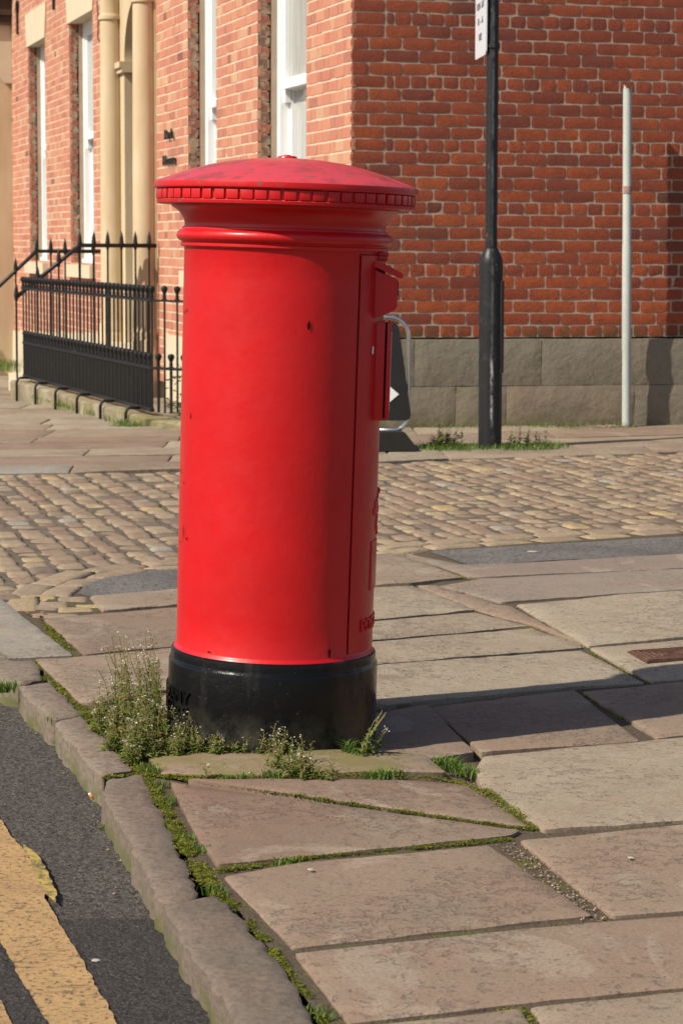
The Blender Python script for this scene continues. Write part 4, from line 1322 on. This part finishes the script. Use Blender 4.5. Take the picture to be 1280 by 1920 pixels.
ft_.prism(rpoly([(-.30, 0), (.30, 0), (.30, .035), (.235, .118), (-.235, .118), (-.30, .035)], .012), -.16, .16, RX)
ft_.build('rubber_base', M_RUBBER, ab, auto=40)
# ------------------------------------------------------------------ the red pillar box
PX = at(502, 1411) + Vector((0, .274, 0))
box = empty('pillar_box', PX, (0, R(1.5), 0))
tag(box, 'tall red cast iron pillar box with black base standing by the kerb', 'postbox')
FRONT = 0.0                                                         # its front faces +X
b = MB()
b.lathe([(.268, -.03), (.2745, .0), (.2745, .02), (.273, .10), (.273, .186), (.2715, .192), (.2685, .196), (.268, .20), (.268, .212), (.2665, .2185), (.262, .222), (.252, .2225)], 120)
base = b.build('base', M_BASE, box, auto=35)
b = MB()
prof = [(.262, .219), (.2605, .2245), (.256, .2285), (.2545, .233)]
for k in range(1, 12): prof.append((.2545 + .0025 * k / 12, .233 + (1.258 - .233) * k / 12))
prof += [(.257, 1.256), (.258, 1.2585)]
b.lathe(prof, 128)
body = b.build('body', M_RED, box, auto=35)
b = MB()
b.lathe([(.250, 1.255), (.264, 1.2555), (.2665, 1.2585), (.2665, 1.2635), (.264, 1.2665), (.2645, 1.269), (.2715, 1.2715), (.2762, 1.277), (.2778, 1.284), (.2762, 1.291), (.2715, 1.2965), (.2655, 1.299), (.2635, 1.302), (.2635, 1.305),
         (.259, 1.3065), (.2575, 1.311), (.2580, 1.318), (.2605, 1.326), (.2655, 1.335), (.2730, 1.344), (.2820, 1.351), (.2900, 1.3555), (.293, 1.3585), (.293, 1.364)], 128)
b.build('neck_moulding', M_RED, box, auto=35)
# cap: rim with dentils, shallow dome, small boss
b = MB()
b.lathe([(.285, 1.362), (.327, 1.362), (.3295, 1.364), (.3305, 1.371), (.3275, 1.3735), (.3255, 1.374), (.3262, 1.398), (.3300, 1.3995), (.3345, 1.4005), (.3372, 1.4035), (.3378, 1.411), (.3368, 1.4165), (.333, 1.4195),
         (.318, 1.4252), (.288, 1.4365), (.245, 1.4512), (.20, 1.4640), (.15, 1.4745), (.10, 1.4815), (.055, 1.4850), (.026, 1.4862), (.024, 1.4905), (.018, 1.4925), (.010, 1.4928), (.0095, 1.4945), (.004, 1.4952), (.0, 1.4954)], 128)
cap = b.build('cap', M_REDCAP, box, auto=30)
d = MB()
ND = 58
for k in range(ND):
    a = 2 * math.pi * (k + rnd(-.05, .05)) / ND
    M = Matrix.Rotation(a, 3, 'Z')
    d.box(M @ Vector((.3264, 0, 1.3860)), (.010, .0295 + rnd(-.003, .003), .0235), M, bev=.0022)
d.build('dentils', M_REDCAP, cap, auto=40)
# door with its seams, hood, notice frame, emblem, plate and lettering
d = MB()
pr = [(.2552 + .0025 * k / 8, .236 + (1.246 - .236) * k / 8) for k in range(9)]
pr = [(pr[0][0] - .004, pr[0][1])] + [(r + .0022, z) for r, z in pr] + [(pr[-1][0] - .004, pr[-1][1])]
d.lathe(pr, 40, a0=R(-41), a1=R(41))
doorp = d.build('door', M_RED, box, auto=35)
d = MB()
for s in (-1, 1):
    a = R(41.6 * s)
    d.tube([(math.cos(a) * .2545, math.sin(a) * .2545, .236), (math.cos(a) * .257, math.sin(a) * .257, 1.248)], .0008, 6)
d.tube([(math.cos(R(q)) * .257, math.sin(R(q)) * .257, 1.2485) for q in range(-41, 42, 4)], .0008, 6)
d.build('seam', M_GAP, doorp)
h = MB()
h.prism([(.20, 1.222), (.29, 1.188), (.29, 1.122), (.286, 1.114), (.278, 1.107), (.248, 1.0945), (.20, 1.076)], -.113, .113, RX)
hood = h.build('posting_hood', M_RED, doorp)
h = MB()
h.prism([(.20, 1.243), (.225, 1.237), (.262, 1.224), (.298, 1.206), (.303, 1.200), (.302, 1.193), (.292, 1.192), (.225, 1.222), (.20, 1.228)], -.121, .121, RX)
h.build('hood_roof', M_RED, hood, auto=40)
h = MB()
h.box((.2905, 0, 1.165), (.004, .17, .034))
h.build('aperture', M_GAP, hood)
h = MB()
h.box((.232, 0, 1.240), (.062, .19, .012), bev=.003)
h.box((.236, -.085, 1.2505), (.058, .012, .012), bev=.003); h.box((.236, .085, 1.2505), (.058, .012, .012), bev=.003)
h.build('lintel', M_RED, doorp, auto=40)
nf = MB()
nf.box((.232, 0, .955), (.062, .190, .252), bev=.003)
nf.box((.2735, 0, .955), (.011, .186, .248), bev=.003)
nfo = nf.build('notice_frame', M_RED, doorp, auto=40)
nf = MB()
nf.box((.266, 0, .955), (.008, .176, .238))
nf.build('frame_gap', M_GAP, nfo)
nf = MB()
nf.box((.2795, 0, .955), (.002, .15, .20))
nf.build('notice', M_WHITEPRINT, nfo)
def on_cyl(vs, r, a0_, z0_, M=None): return [(math.cos(a0_ + v.x / r) * (r + v.z), math.sin(a0_ + v.x / r) * (r + v.z), z0_ + v.y) for v in vs]
em = MB()
def bead(a_, z_, rr_, sq=0.5):
    c = Vector((math.cos(R(a_)) * .2575, math.sin(R(a_)) * .2575, z_)); M = Matrix.Rotation(R(a_), 3, 'Z')
    prof_ = [(max(1e-4, rr_ * math.cos(R(q))), rr_ * math.sin(R(q))) for q in range(-90, 91, 30)]
    em.lathe(prof_, 10, c, M=M @ Matrix.Diagonal((sq, 1, 1)))
for k in range(-3, 4): bead(k * 4.2, .622 + .012 * math.cos(k * .9), .011)
for k in range(-4, 5): bead(k * 3.6, .592, .012)
for k in range(-3, 4, 2): bead(k * 3.4, .607, .010)
bead(0, .640, .010, .9)
for s in (-1, 1):
    for z in range(6): bead(s * (5 + 3 * math.sin(z * .8)), .572 - z * .0075, .011)
em.build('royal_emblem', M_RED, doorp, smooth=True)
pl = MB()
pl.lathe([(.250, .388), (.2600, .389), (.2612, .393), (.2612, .513), (.2600, .517), (.250, .518)], 16, a0=R(-18.5), a1=R(18.5))
for s in (-1, 1):
    a = R(18.5 * s); pl.tube([(math.cos(a) * .2575, math.sin(a) * .2575, .39), (math.cos(a) * .2575, math.sin(a) * .2575, .516)], .0036, 8)
pl.build('collection_plate', M_RED, doorp, auto=40)
vs, fs = text_mesh('POST OFFICE', .048, .004)
w_ = max(v.x for v in vs)
lt = MB(); lt.add(on_cyl([Vector((v.x * .135 / w_, v.y, v.z)) for v in vs], .2575, 0, .287), fs)
lt.build('post_lettering', M_RED, doorp)
lt = MB()
for word, a_end, z_, sz, half in (('COMPANY', -138, .094, .046, .125), ('STIRLINGSHIRE', -139.5, .058, .042, .21)):
    vs, fs = text_mesh(word, sz, .0045)
    w_ = max(v.x for v in vs)
    lt.add(on_cyl([Vector((v.x * half / w_, v.y, v.z)) for v in vs], .2738, R(a_end) - half / .274, z_), fs)
lt.build('foundry_lettering', M_BASE, base)
# worn chips in the paint and a scrap of torn sticker
ch = MB()
def chip(px_ang, z_, w_, h_, mb, r=.2585):
    n = 9
    pts_ = []
    for k in range(n):
        a = 2 * math.pi * k / n; q = rnd(.55, 1.15)
        pts_.append(Vector((w_ * q * math.cos(a), h_ * q * math.sin(a), 0)))
    a0_ = R(px_ang)
    vs_ = [(math.cos(a0_ + p.x / r) * r, math.sin(a0_ + p.x / r) * r, z_ + p.y) for p in pts_]
    mb.add(vs_ + [(math.cos(a0_) * r, math.sin(a0_) * r, z_)], [(i, (i + 1) % n, n) for i in range(n)])
for (a_, z_, w_, h_) in ((-164, 1.09, .0035, .006), (-159, 1.093, .003, .006), (-74, 1.07, .004, .013), (-166, .68, .003, .008), (-158, .655, .0025, .005), (-157, .53, .002, .02), (-163, .50, .002, .005), (-152, .515, .003, .005), (-150, .83, .002, .01), (-55, .245, .003, .016), (-128, .238, .006, .002)):
    ch = MB(); chip(a_, z_, w_, h_, ch, .2562 + .0022 * z_)
    ch.build('paint_chip', M_GAP, body)
ch = MB()
chip(-27, 1.008, .006, .016, ch, .2612)
ch.build('torn_sticker', M_WHITEPRINT, doorp)

# ------------------------------------------------------------------ weeds, grass and moss
def leaf(mb, p, d, L, W, tone, droop=.3):
    d = d.normalized(); s = d.cross(Vector((0, 0, 1)))
    s = s.normalized() if s.length > 1e-3 else Vector((1, 0, 0))
    up = s.cross(d)
    q = [p, p + d * L * .45 + s * W / 2 + up * L * .06, p + d * L - Vector((0, 0, droop * L)), p + d * L * .45 - s * W / 2 + up * L * .06, p + d * L * .5 - up * W * .1]
    mb.add(q, [(0, 1, 4), (1, 2, 4), (2, 3, 4), (3, 0, 4)], 0, tone)
def ball(mb, p, r, tone):
    q = [p + Vector(v) * r for v in ((1, 0, 0), (0, 1, 0), (-1, 0, 0), (0, -1, 0), (0, 0, 1), (0, 0, -1))]
    mb.add(q, [(0, 1, 4), (1, 2, 4), (2, 3, 4), (3, 0, 4), (1, 0, 5), (2, 1, 5), (3, 2, 5), (0, 3, 5)], 0, tone)
def stem(S, L_, Fl, p0, h, lean, pods, leaves, flower, bigleaf=1.0, tone=.5):
    a = rnd(0, 6.28)
    bend = Vector((math.cos(a), math.sin(a), 0)) * rnd(.0, .16) * h + lean * h
    pts = [p0 + bend * (t * t) + Vector((nz(p0, 40, t * 3) * .008, nz(p0, 37, t * 3) * .008, h * t - .006)) for t in [i / 6 for i in range(7)]]
    S.tube(pts, [.0013 * (1.25 - .7 * i / 6) for i in range(7)], 3, tone=rnd(0, 1), caps=False)
    def on(t):
        k = min(5, int(t * 6)); return pts[k].lerp(pts[k + 1], t * 6 - k)
    for _ in range(leaves):
        t = rnd(.02, .7) ** 1.2; a = rnd(0, 6.28)
        leaf(L_, on(t), Vector((math.cos(a), math.sin(a), rnd(.2, 1.0))), rnd(.012, .032) * bigleaf * (1.1 - t), rnd(.004, .009) * bigleaf, min(1, max(0, random.gauss(tone, .28))))
    for k in range(pods):
        t = .35 + .6 * k / pods; a = k * 2.4 + rnd(-.3, .3)
        d_ = Vector((math.cos(a), math.sin(a), .55)).normalized(); q = on(t)
        e = q + d_ * rnd(.007, .012)
        S.tube([q, e], .0005, 3, tone=rnd(.2, 1), caps=False)
        ball(S if random.random() < .6 else L_, e, rnd(.0014, .0024), rnd(.2, 1))
    if flower:
        for k in range(max(1, flower // 2)):
            q = pts[-1] + Vector((rnd(-1, 1), rnd(-1, 1), rnd(-.9, .9))) * .0055
            for j in range(2):
                a = rnd(0, 3.1); v = Vector((math.cos(a), math.sin(a), rnd(-.3, .3))) * .0024; w_ = Vector((-v.y, v.x, rnd(-.001, .002)))
                Fl.add([q - v, q + w_, q + v, q - w_], [(0, 1, 2, 3)], 0, rnd(0, 1))
def plant(name, label, cat, roots, hrange, spread, pods=14, leaves=9, flower=6, lean=(0, 0, 0), group=None, bigleaf=1.0, tone=.5, z=0.0):
    """roots: list of (px x, px y, number of stems)"""
    S, L_, Fl = MB(), MB(), MB()
    c = None
    for (x, y, n_, hs) in roots:
        p = at2(x, y) if y > 1000 else at(x, y, z)
        if c is None: c = p
        for _ in range(n_):
            q = p + Vector((random.gauss(0, spread), random.gauss(0, spread * 1.4), 0))
            rel = q.xy - PX.xy
            if rel.length < .288: q = Vector((PX.x + rel.x / rel.length * .29, PX.y + rel.y / rel.length * .29, q.z))
            stem(S, L_, Fl, q - c, hs * rnd(*hrange), Vector(lean), int(pods * rnd(.6, 1.2)), leaves, flower if random.random() < .75 else 0, bigleaf, tone)
    root = empty(name, c); tag(root, label, cat, group)
    S.build('stems', M_STEM, root); L_.build('leaves', M_LEAF, root)
    if Fl.v: Fl.build('flowers', M_FLOWER, root)
    return root
plant('flowering_weed', 'tall straggly weed with white flower heads beside the black base at its left', 'weed',
      [(300, 1372, 14, .95), (272, 1380, 13, .95), (246, 1368, 11, 1.0), (232, 1352, 9, 1.0), (285, 1345, 9, 1.0), (258, 1410, 11, .55), (215, 1378, 9, .62), (305, 1398, 9, .5), (232, 1402, 10, .42), (200, 1355, 8, .62), (245, 1425, 8, .25), (190, 1372, 6, .4), (285, 1408, 8, .35)], (.11, .26), .020, 22, 17, 8, (-.10, -.02, 0), None, 1.45, .55)
plant('low_weed', 'low spreading weed with tiny white flowers along the front left foot of the black base', 'weed',
      [(345, 1408, 12, 1.0), (372, 1404, 10, .8), (400, 1410, 9, .7), (330, 1412, 8, .9), (425, 1408, 6, .7), (360, 1398, 7, 1.15), (445, 1408, 4, .6)], (.035, .085), .016, 6, 26, 3, (0, -.1, 0), None, 1.0, .6)
plant('bushy_weed', 'small bushy weed in front of the black base growing from the slab joint', 'weed',
      [(540, 1447, 9, .9), (575, 1450, 10, .85), (515, 1440, 7, 1.0), (595, 1452, 7, .6), (560, 1430, 5, 1.0), (505, 1412, 6, 1.0), (525, 1412, 5, .9)], (.04, .085), .016, 9, 24, 4, (0, 0, 0), None, .95, .66)
plant('green_weed', 'bright green leafy weed stem leaning right from the right foot of the base', 'weed',
      [(682, 1416, 2, 1.0), (690, 1414, 2, .95), (705, 1414, 2, .75)], (.085, .125), .006, 5, 18, 8, (.45, 0, 0), None, 1.25, .45)
plant('seedling', 'single thin seedling standing in the moss joint left of the bushy weed', 'weed', [(392, 1456, 2, 1.0), (470, 1455, 1, .4)], (.03, .04), .003, 8, 5, 5, (0, 0, 0), None, .6, .5)
plant('verge_weed', 'dark leafy weed at the pavement edge left of the black sign post', 'weed', [(828, 838, 9, 1.0), (842, 834, 7, .8), (815, 838, 6, .6)], (.09, .17), .03, 12, 16, 3, (0, 0, 0), None, 2.2, .3)
plant('verge_weed', 'thin branching weed at the pavement edge right of the black sign post', 'weed', [(966, 834, 5, 1.0), (985, 832, 4, .8), (1010, 832, 3, .7)], (.09, .17), .03, 12, 12, 3, (.1, 0, 0), None, 2.0, .35)
# leafy rosette in the gutter
ro_ = MB(); c = at(212, 1556, ROAD_Z)
for k in range(13):
    a = rnd(-2.6, 1.2) + math.pi
    leaf(ro_, Vector((rnd(-.006, .006), rnd(-.006, .006), .002)), Vector((math.cos(a), math.sin(a), rnd(.25, .8))), rnd(.028, .045), rnd(.007, .012), rnd(.35, .6), .35)
o = empty('rosette_weed', c); tag(o, 'small bright green leaf rosette growing where kerb meets road', 'weed')
ro_.build('leaves', M_GRASS, o)
# shrub between railing and house
sh = MB(); c = Vector((-1.05, 17.25, land(-1.05, 17.25)))
for k in range(420):
    p = Vector((random.gauss(0, .15), random.gauss(0, .17), abs(random.gauss(.16, .15))))
    a = rnd(0, 6.28)
    leaf(sh, p, Vector((math.cos(a), math.sin(a), rnd(-.2, .8))), rnd(.05, .1), rnd(.03, .055), rnd(0, 1))
o = empty('shrub', c); tag(o, 'low green leafy shrub behind the iron railing', 'shrub')
sh.build('leaves', M_SHRUB, o)
tw = MB()
for k in range(14): tw.tube([(rnd(-.05, .05), rnd(-.05, .05), 0), (rnd(-.1, .1), rnd(-.1, .1), .2), (rnd(-.25, .25), rnd(-.25, .25), rnd(.3, .5))], [.006, .004, .002], 4)
tw.build('twigs', M_BROWNWOOD, o)

# grass tufts and moss in the joints: nobody could count them
gr = MB()
def tuft(x, y, n_, h, spread=.012, z=0.0):
    p = at(x, y, z) if z < -.05 else at2(x, y)
    for _ in range(n_):
        q = p + Vector((random.gauss(0, spread), random.gauss(0, spread), -.01))
        a = rnd(0, 6.28); d_ = Vector((math.cos(a), math.sin(a), 0)); hh = h * rnd(.4, 1.1) + .01
        s_ = Vector((-d_.y, d_.x, 0)) * rnd(.0008, .0018) * (1 + h * 8)
        q2 = q + d_ * hh * .25 + Vector((0, 0, hh * .65)); q3 = q + d_ * hh * rnd(.5, .9) + Vector((0, 0, hh * rnd(.7, 1)))
        gr.add([q - s_, q + s_, q2 + s_ * .7, q2 - s_ * .7, q3], [(0, 1, 2, 3), (3, 2, 4)], 0, rnd(0, 1))
for (x, y, n_, h) in [(845, 1438, 90, .030), (868, 1446, 70, .022), (890, 1450, 40, .018), (825, 1428, 60, .020), (720, 1452, 70, .018), (745, 1450, 40, .015), (700, 1454, 40, .014),
                      (655, 1410, 50, .040), (668, 1413, 40, .030), (540, 1612, 30, .010), (525, 1615, 20, .010), (505, 1452, 40, .020), (520, 1455, 40, .018), (415, 1456, 30, .010), (440, 1458, 20, .014), (462, 1456, 24, .016),
                      (288, 1445, 50, .022), (300, 1470, 30, .014), (270, 1436, 40, .014), (395, 1668, 26, .018), (415, 1672, 20, .010), (318, 1500, 40, .010), (376, 1590, 50, .010), (352, 1570, 30, .010),
                      (12, 1292, 60, .035), (22, 1286, 30, .02), (95, 1345, 20, .012), (150, 1343, 20, .012), (600, 1496, 16, .006), (600, 1890, 16, .01), (610, 1905, 20, .01)]:
    tuft(x, y, n_, h)
for k in range(90):
    x = 800 + 250 * random.random() ** 1.4; tuft(x, 838 + rnd(-3, 5) - (x - 900) * .006, 26, rnd(.02, .05), .05)
for k in range(40):
    x = rnd(770, 1280); tuft(x, 802 - (x - 770) * .012 + rnd(-2, 2), 16, rnd(.02, .05), .04)
for k in range(26):
    x = rnd(60, 320); tuft(x, 720 + (x - 45) * .31 + 18, 22, rnd(.03, .07), .03, -.12)
for k in range(14): tuft(rnd(215, 255), 806 + rnd(-4, 3), 25, rnd(.05, .11), .03, -.12)
for k in range(10): tuft(rnd(2, 20), 690 + rnd(-6, 6), 25, .12, .08, -.2)
tag(gr.build('grass', M_GRASS), 'short grass growing from the pavement joints', 'grass', kind='stuff')
ms = MB()
def mossline(pts, width, dens, h=.006, z=-.010, gapp=.0):
    P = [at2(x, y) if z > -.05 else at(x, y, z) for x, y in pts]
    for a, b in zip(P, P[1:]):
        d_ = b - a; L = d_.length
        s_ = Vector((-d_.y, d_.x, 0)).normalized()
        for _ in range(int(L * dens)):
            t = random.random(); p = a + d_ * t + s_ * random.gauss(0, width)
            m_ = .6 * nz(p, 19, 3.0) + .5 * nz(p, 5, 9.0)
            if m_ < gapp - .12 + rnd(-.1, .1): continue
            hh = h * rnd(.4, 1.3) * (1.1 + m_)
            p.z = z + (dip(p.x, p.y) if z > -.05 else 0) + rnd(-.002, .003) + .006 * max(0, m_)
            c_ = [p + Vector((rnd(-1, 1), rnd(-1, 1), rnd(-.2, .8))) * hh * .62 for _k in range(3)]
            ms.add(c_, [(0, 1, 2)], 0, min(1, max(0, random.gauss(.5 + .3 * m_, .2))))
KL = [(150, 1330), (185, 1360), (240, 1420), (275, 1455), (300, 1490), (325, 1540), (352, 1585), (385, 1630), (400, 1668), (440, 1690), (480, 1735), (515, 1785), (545, 1825), (585, 1880), (620, 1925), (680, 2010)]
mossline(KL, .006, 11000, .006, -.008, 0)
mossline([(250, 1430), (275, 1462), (318, 1530), (360, 1610), (390, 1655)], .010, 6500, .006, -.006, .12)
mossline([(262, 1448), (350, 1458), (430, 1470), (600, 1495), (800, 1525), (1000, 1552)], .004, 9000, .006, -.006, -.4)
mossline([(405, 1630), (500, 1616), (560, 1606), (700, 1592), (960, 1570)], .006, 8000, .006, -.006, -.25)
mossline([(300, 1454), (560, 1455), (840, 1457)], .005, 7000, .006, -.006, -.3)
mossline([(840, 1460), (905, 1480), (950, 1510), (1012, 1556)], .009, 6000, .006, -.006, -.1)
mossline([(1080, 1293), (1125, 1320), (1180, 1352)], .006, 2500, .006, -.010, .1)
mossline([(1100, 1218), (1150, 1246), (1210, 1280)], .006, 2500, .006, -.010, .1)
mossline([(80, 1160), (110, 1195), (150, 1225)], .010, 4500, .007, -.008, -.1)
mossline([(62, 1236), (100, 1280), (150, 1325), (175, 1350)], .012, 6000, .007, -.008, -.1)
mossline([(720, 1320), (860, 1308)], .006, 2500, .005, -.010, .1)
mossline([(190, 1456), (262, 1448)], .006, 5000, .006, -.006, -.2)
mossline([(650, 1920), (820, 1905), (985, 1882)], .006, 2500, .005, -.010, .05)
mossline([(975, 1884), (1010, 1925)], .01, 4500, .006, -.010, -.1)
mossline([(740, 1040), (870, 1083)], .010, 2500, .006, -.008, .1)
mossline([(880, 1400), (1110, 1390)], .004, 900, .005, -.010, .2)
mossline([(205, 1545), (245, 1600), (300, 1690)], .010, 1500, .006, ROAD_Z, .1)
mossline([(60, 1335), (130, 1420), (180, 1490)], .008, 1200, .006, ROAD_Z, .1)
tag(ms.build('moss', M_MOSS), 'yellow green moss filling the joints between kerb and paving slabs', 'moss', kind='stuff')
# grit and crumbs lying in the wide joints and along the gutter
gt = MB()
def grit(pts, width, n_, r0, r1, z=-.005):
    P = [at2(x, y) if z > -.05 else at(x, y, ROAD_Z) for x, y in pts]
    for _ in range(n_):
        k = random.randrange(len(P) - 1); a, b = P[k], P[k + 1]; t = random.random()
        p = a.lerp(b, t) + Vector((random.gauss(0, width), random.gauss(0, width), 0)); p.z = z + (dip(p.x, p.y) if z > -.05 else 0)
        r = rnd(r0, r1)
        q = [p + Vector(v) * r * rnd(.6, 1.3) for v in ((1, 0, 0), (0, 1, 0), (-1, 0, 0), (0, -1, 0), (0, 0, .8), (0, 0, -.8))]
        gt.add(q, [(0, 1, 4), (1, 2, 4), (2, 3, 4), (3, 0, 4), (1, 0, 5), (2, 1, 5), (3, 2, 5), (0, 3, 5)], 0, rnd(0, 1))
grit([(965, 1585), (1010, 1625), (1070, 1680), (1130, 1720)], .018, 260, .001, .004)
grit([(880, 1462), (920, 1490)], .03, 120, .001, .003)
grit([(705, 1318), (715, 1330)], .012, 40, .002, .006, .0)
grit([(780, 1096), (880, 1110), (990, 1160), (1090, 1212)], .02, 260, .001, .004)
grit([(1120, 800), (1170, 797)], .05, 200, .004, .009, .0)
grit([(60, 1340), (180, 1490), (240, 1610), (330, 1770), (430, 1920)], .02, 260, .001, .004, ROAD_Z + .002)
grit([(-100, 1500), (200, 1700), (300, 1900)], .3, 160, .001, .003, ROAD_Z + .003)
tag(gt.build('grit', M_SETT), 'loose grit lying in the wide joints and gutter', 'grit', kind='stuff')

# ------------------------------------------------------------------ small things lying about
cg = empty('cigarette_end', at(171, 1493, ROAD_Z + .009), (0, 0, R(108)))
tag(cg, 'orange and white cigarette end lying in the gutter by the kerb', 'cigarette end')
q = MB(); q.tube([(-.012, 0, 0), (.010, 0, 0)], .0037, 10); q.build('filter', simple('cork tip', (.62, .23, .07, 1), .8, .2, .2, 60, .1), cg, auto=40)
q = MB(); q.tube([(.0101, 0, 0), (.019, 0, .0005)], [.0037, .0033], 10); q.build('paper', M_WHITEPRINT, cg, auto=40)
M_GUM = simple('trodden gum', (.42, .39, .34, 1), .85, .2, .2, 60, .3)
def gum(x, y, r, label, z=0.004):
    q = MB(); n = 14
    ring = [Vector((math.cos(2 * math.pi * k / n), math.sin(2 * math.pi * k / n), 0)) * r * rnd(.75, 1.15) for k in range(n)]
    q.add([p for p in ring] + [p * .8 + Vector((0, 0, .0009)) for p in ring] + [Vector((0, 0, .0011))], [(k, (k + 1) % n, n + (k + 1) % n, n + k) for k in range(n)] + [(n + k, n + (k + 1) % n, 2 * n) for k in range(n)])
    o = q.build('gum_spot', M_GUM); o.location = at(x, y, z) if z < -.05 else at2(x, y) + Vector((0, 0, z)); tag(o, label, 'chewing gum')
gum(582, 1634, .0065, 'pale gum spot on the slab just right of the mossy kerb joint')
gum(1182, 1612, .007, 'pale gum spot on the right hand slab near the frame edge')
gum(1076, 1421, .006, 'pale gum spot on the big flat slab right of the grass tuft')
gum(180, 1801, .009, 'pale gum spot on dark asphalt beside the yellow line', ROAD_Z + .006)
gum(998, 1033, .026, 'large pale gum spot on the grey tarmac strip', -.003)
c = at2(1252, 1231) + Vector((0, 0, .004)); mc = empty('drain_cover', c)
tag(mc, 'rusty brown iron drain cover set in the pale slab at the right', 'drain cover')
P = [Vector((at2(x, y).x - c.x, at2(x, y).y - c.y, 0)) for x, y in ((1176, 1225), (1300, 1215), (1345, 1237), (1213, 1246))]
q = MB()
q.add([p + Vector((0, 0, -.03)) for p in P] + [p + Vector((0, 0, .004)) for p in P], [(3, 2, 1, 0), (4, 5, 6, 7)] + [(i, (i + 1) % 4, 4 + (i + 1) % 4, 4 + i) for i in range(4)])
q.build('plate', M_COVER, mc)
q = MB()
ce = (P[0] + P[1] + P[2] + P[3]) / 4
for s_ in (.92, .78, .62, .46, .3, .15):
    R_ = [ce + (p - ce) * s_ for p in P]
    for a, b in zip(R_, R_[1:] + R_[:1]): q.tube([a + Vector((0, 0, .005)), b + Vector((0, 0, .005))], .0035, 5)
q.build('tread_ribs', M_COVER, mc)
lv = MB()
for _ in range(9):
    p = at(rnd(50, 80), rnd(1146, 1160), .004); a = rnd(0, 6.28)
    leaf(lv, p, Vector((math.cos(a), math.sin(a), .3)), rnd(.02, .04), rnd(.01, .02), 1.0, .2)
tag(lv.build('fallen_leaves', M_LEAF), 'small heap of dry orange leaves at the corner of the grey slab', 'leaves', kind='stuff')
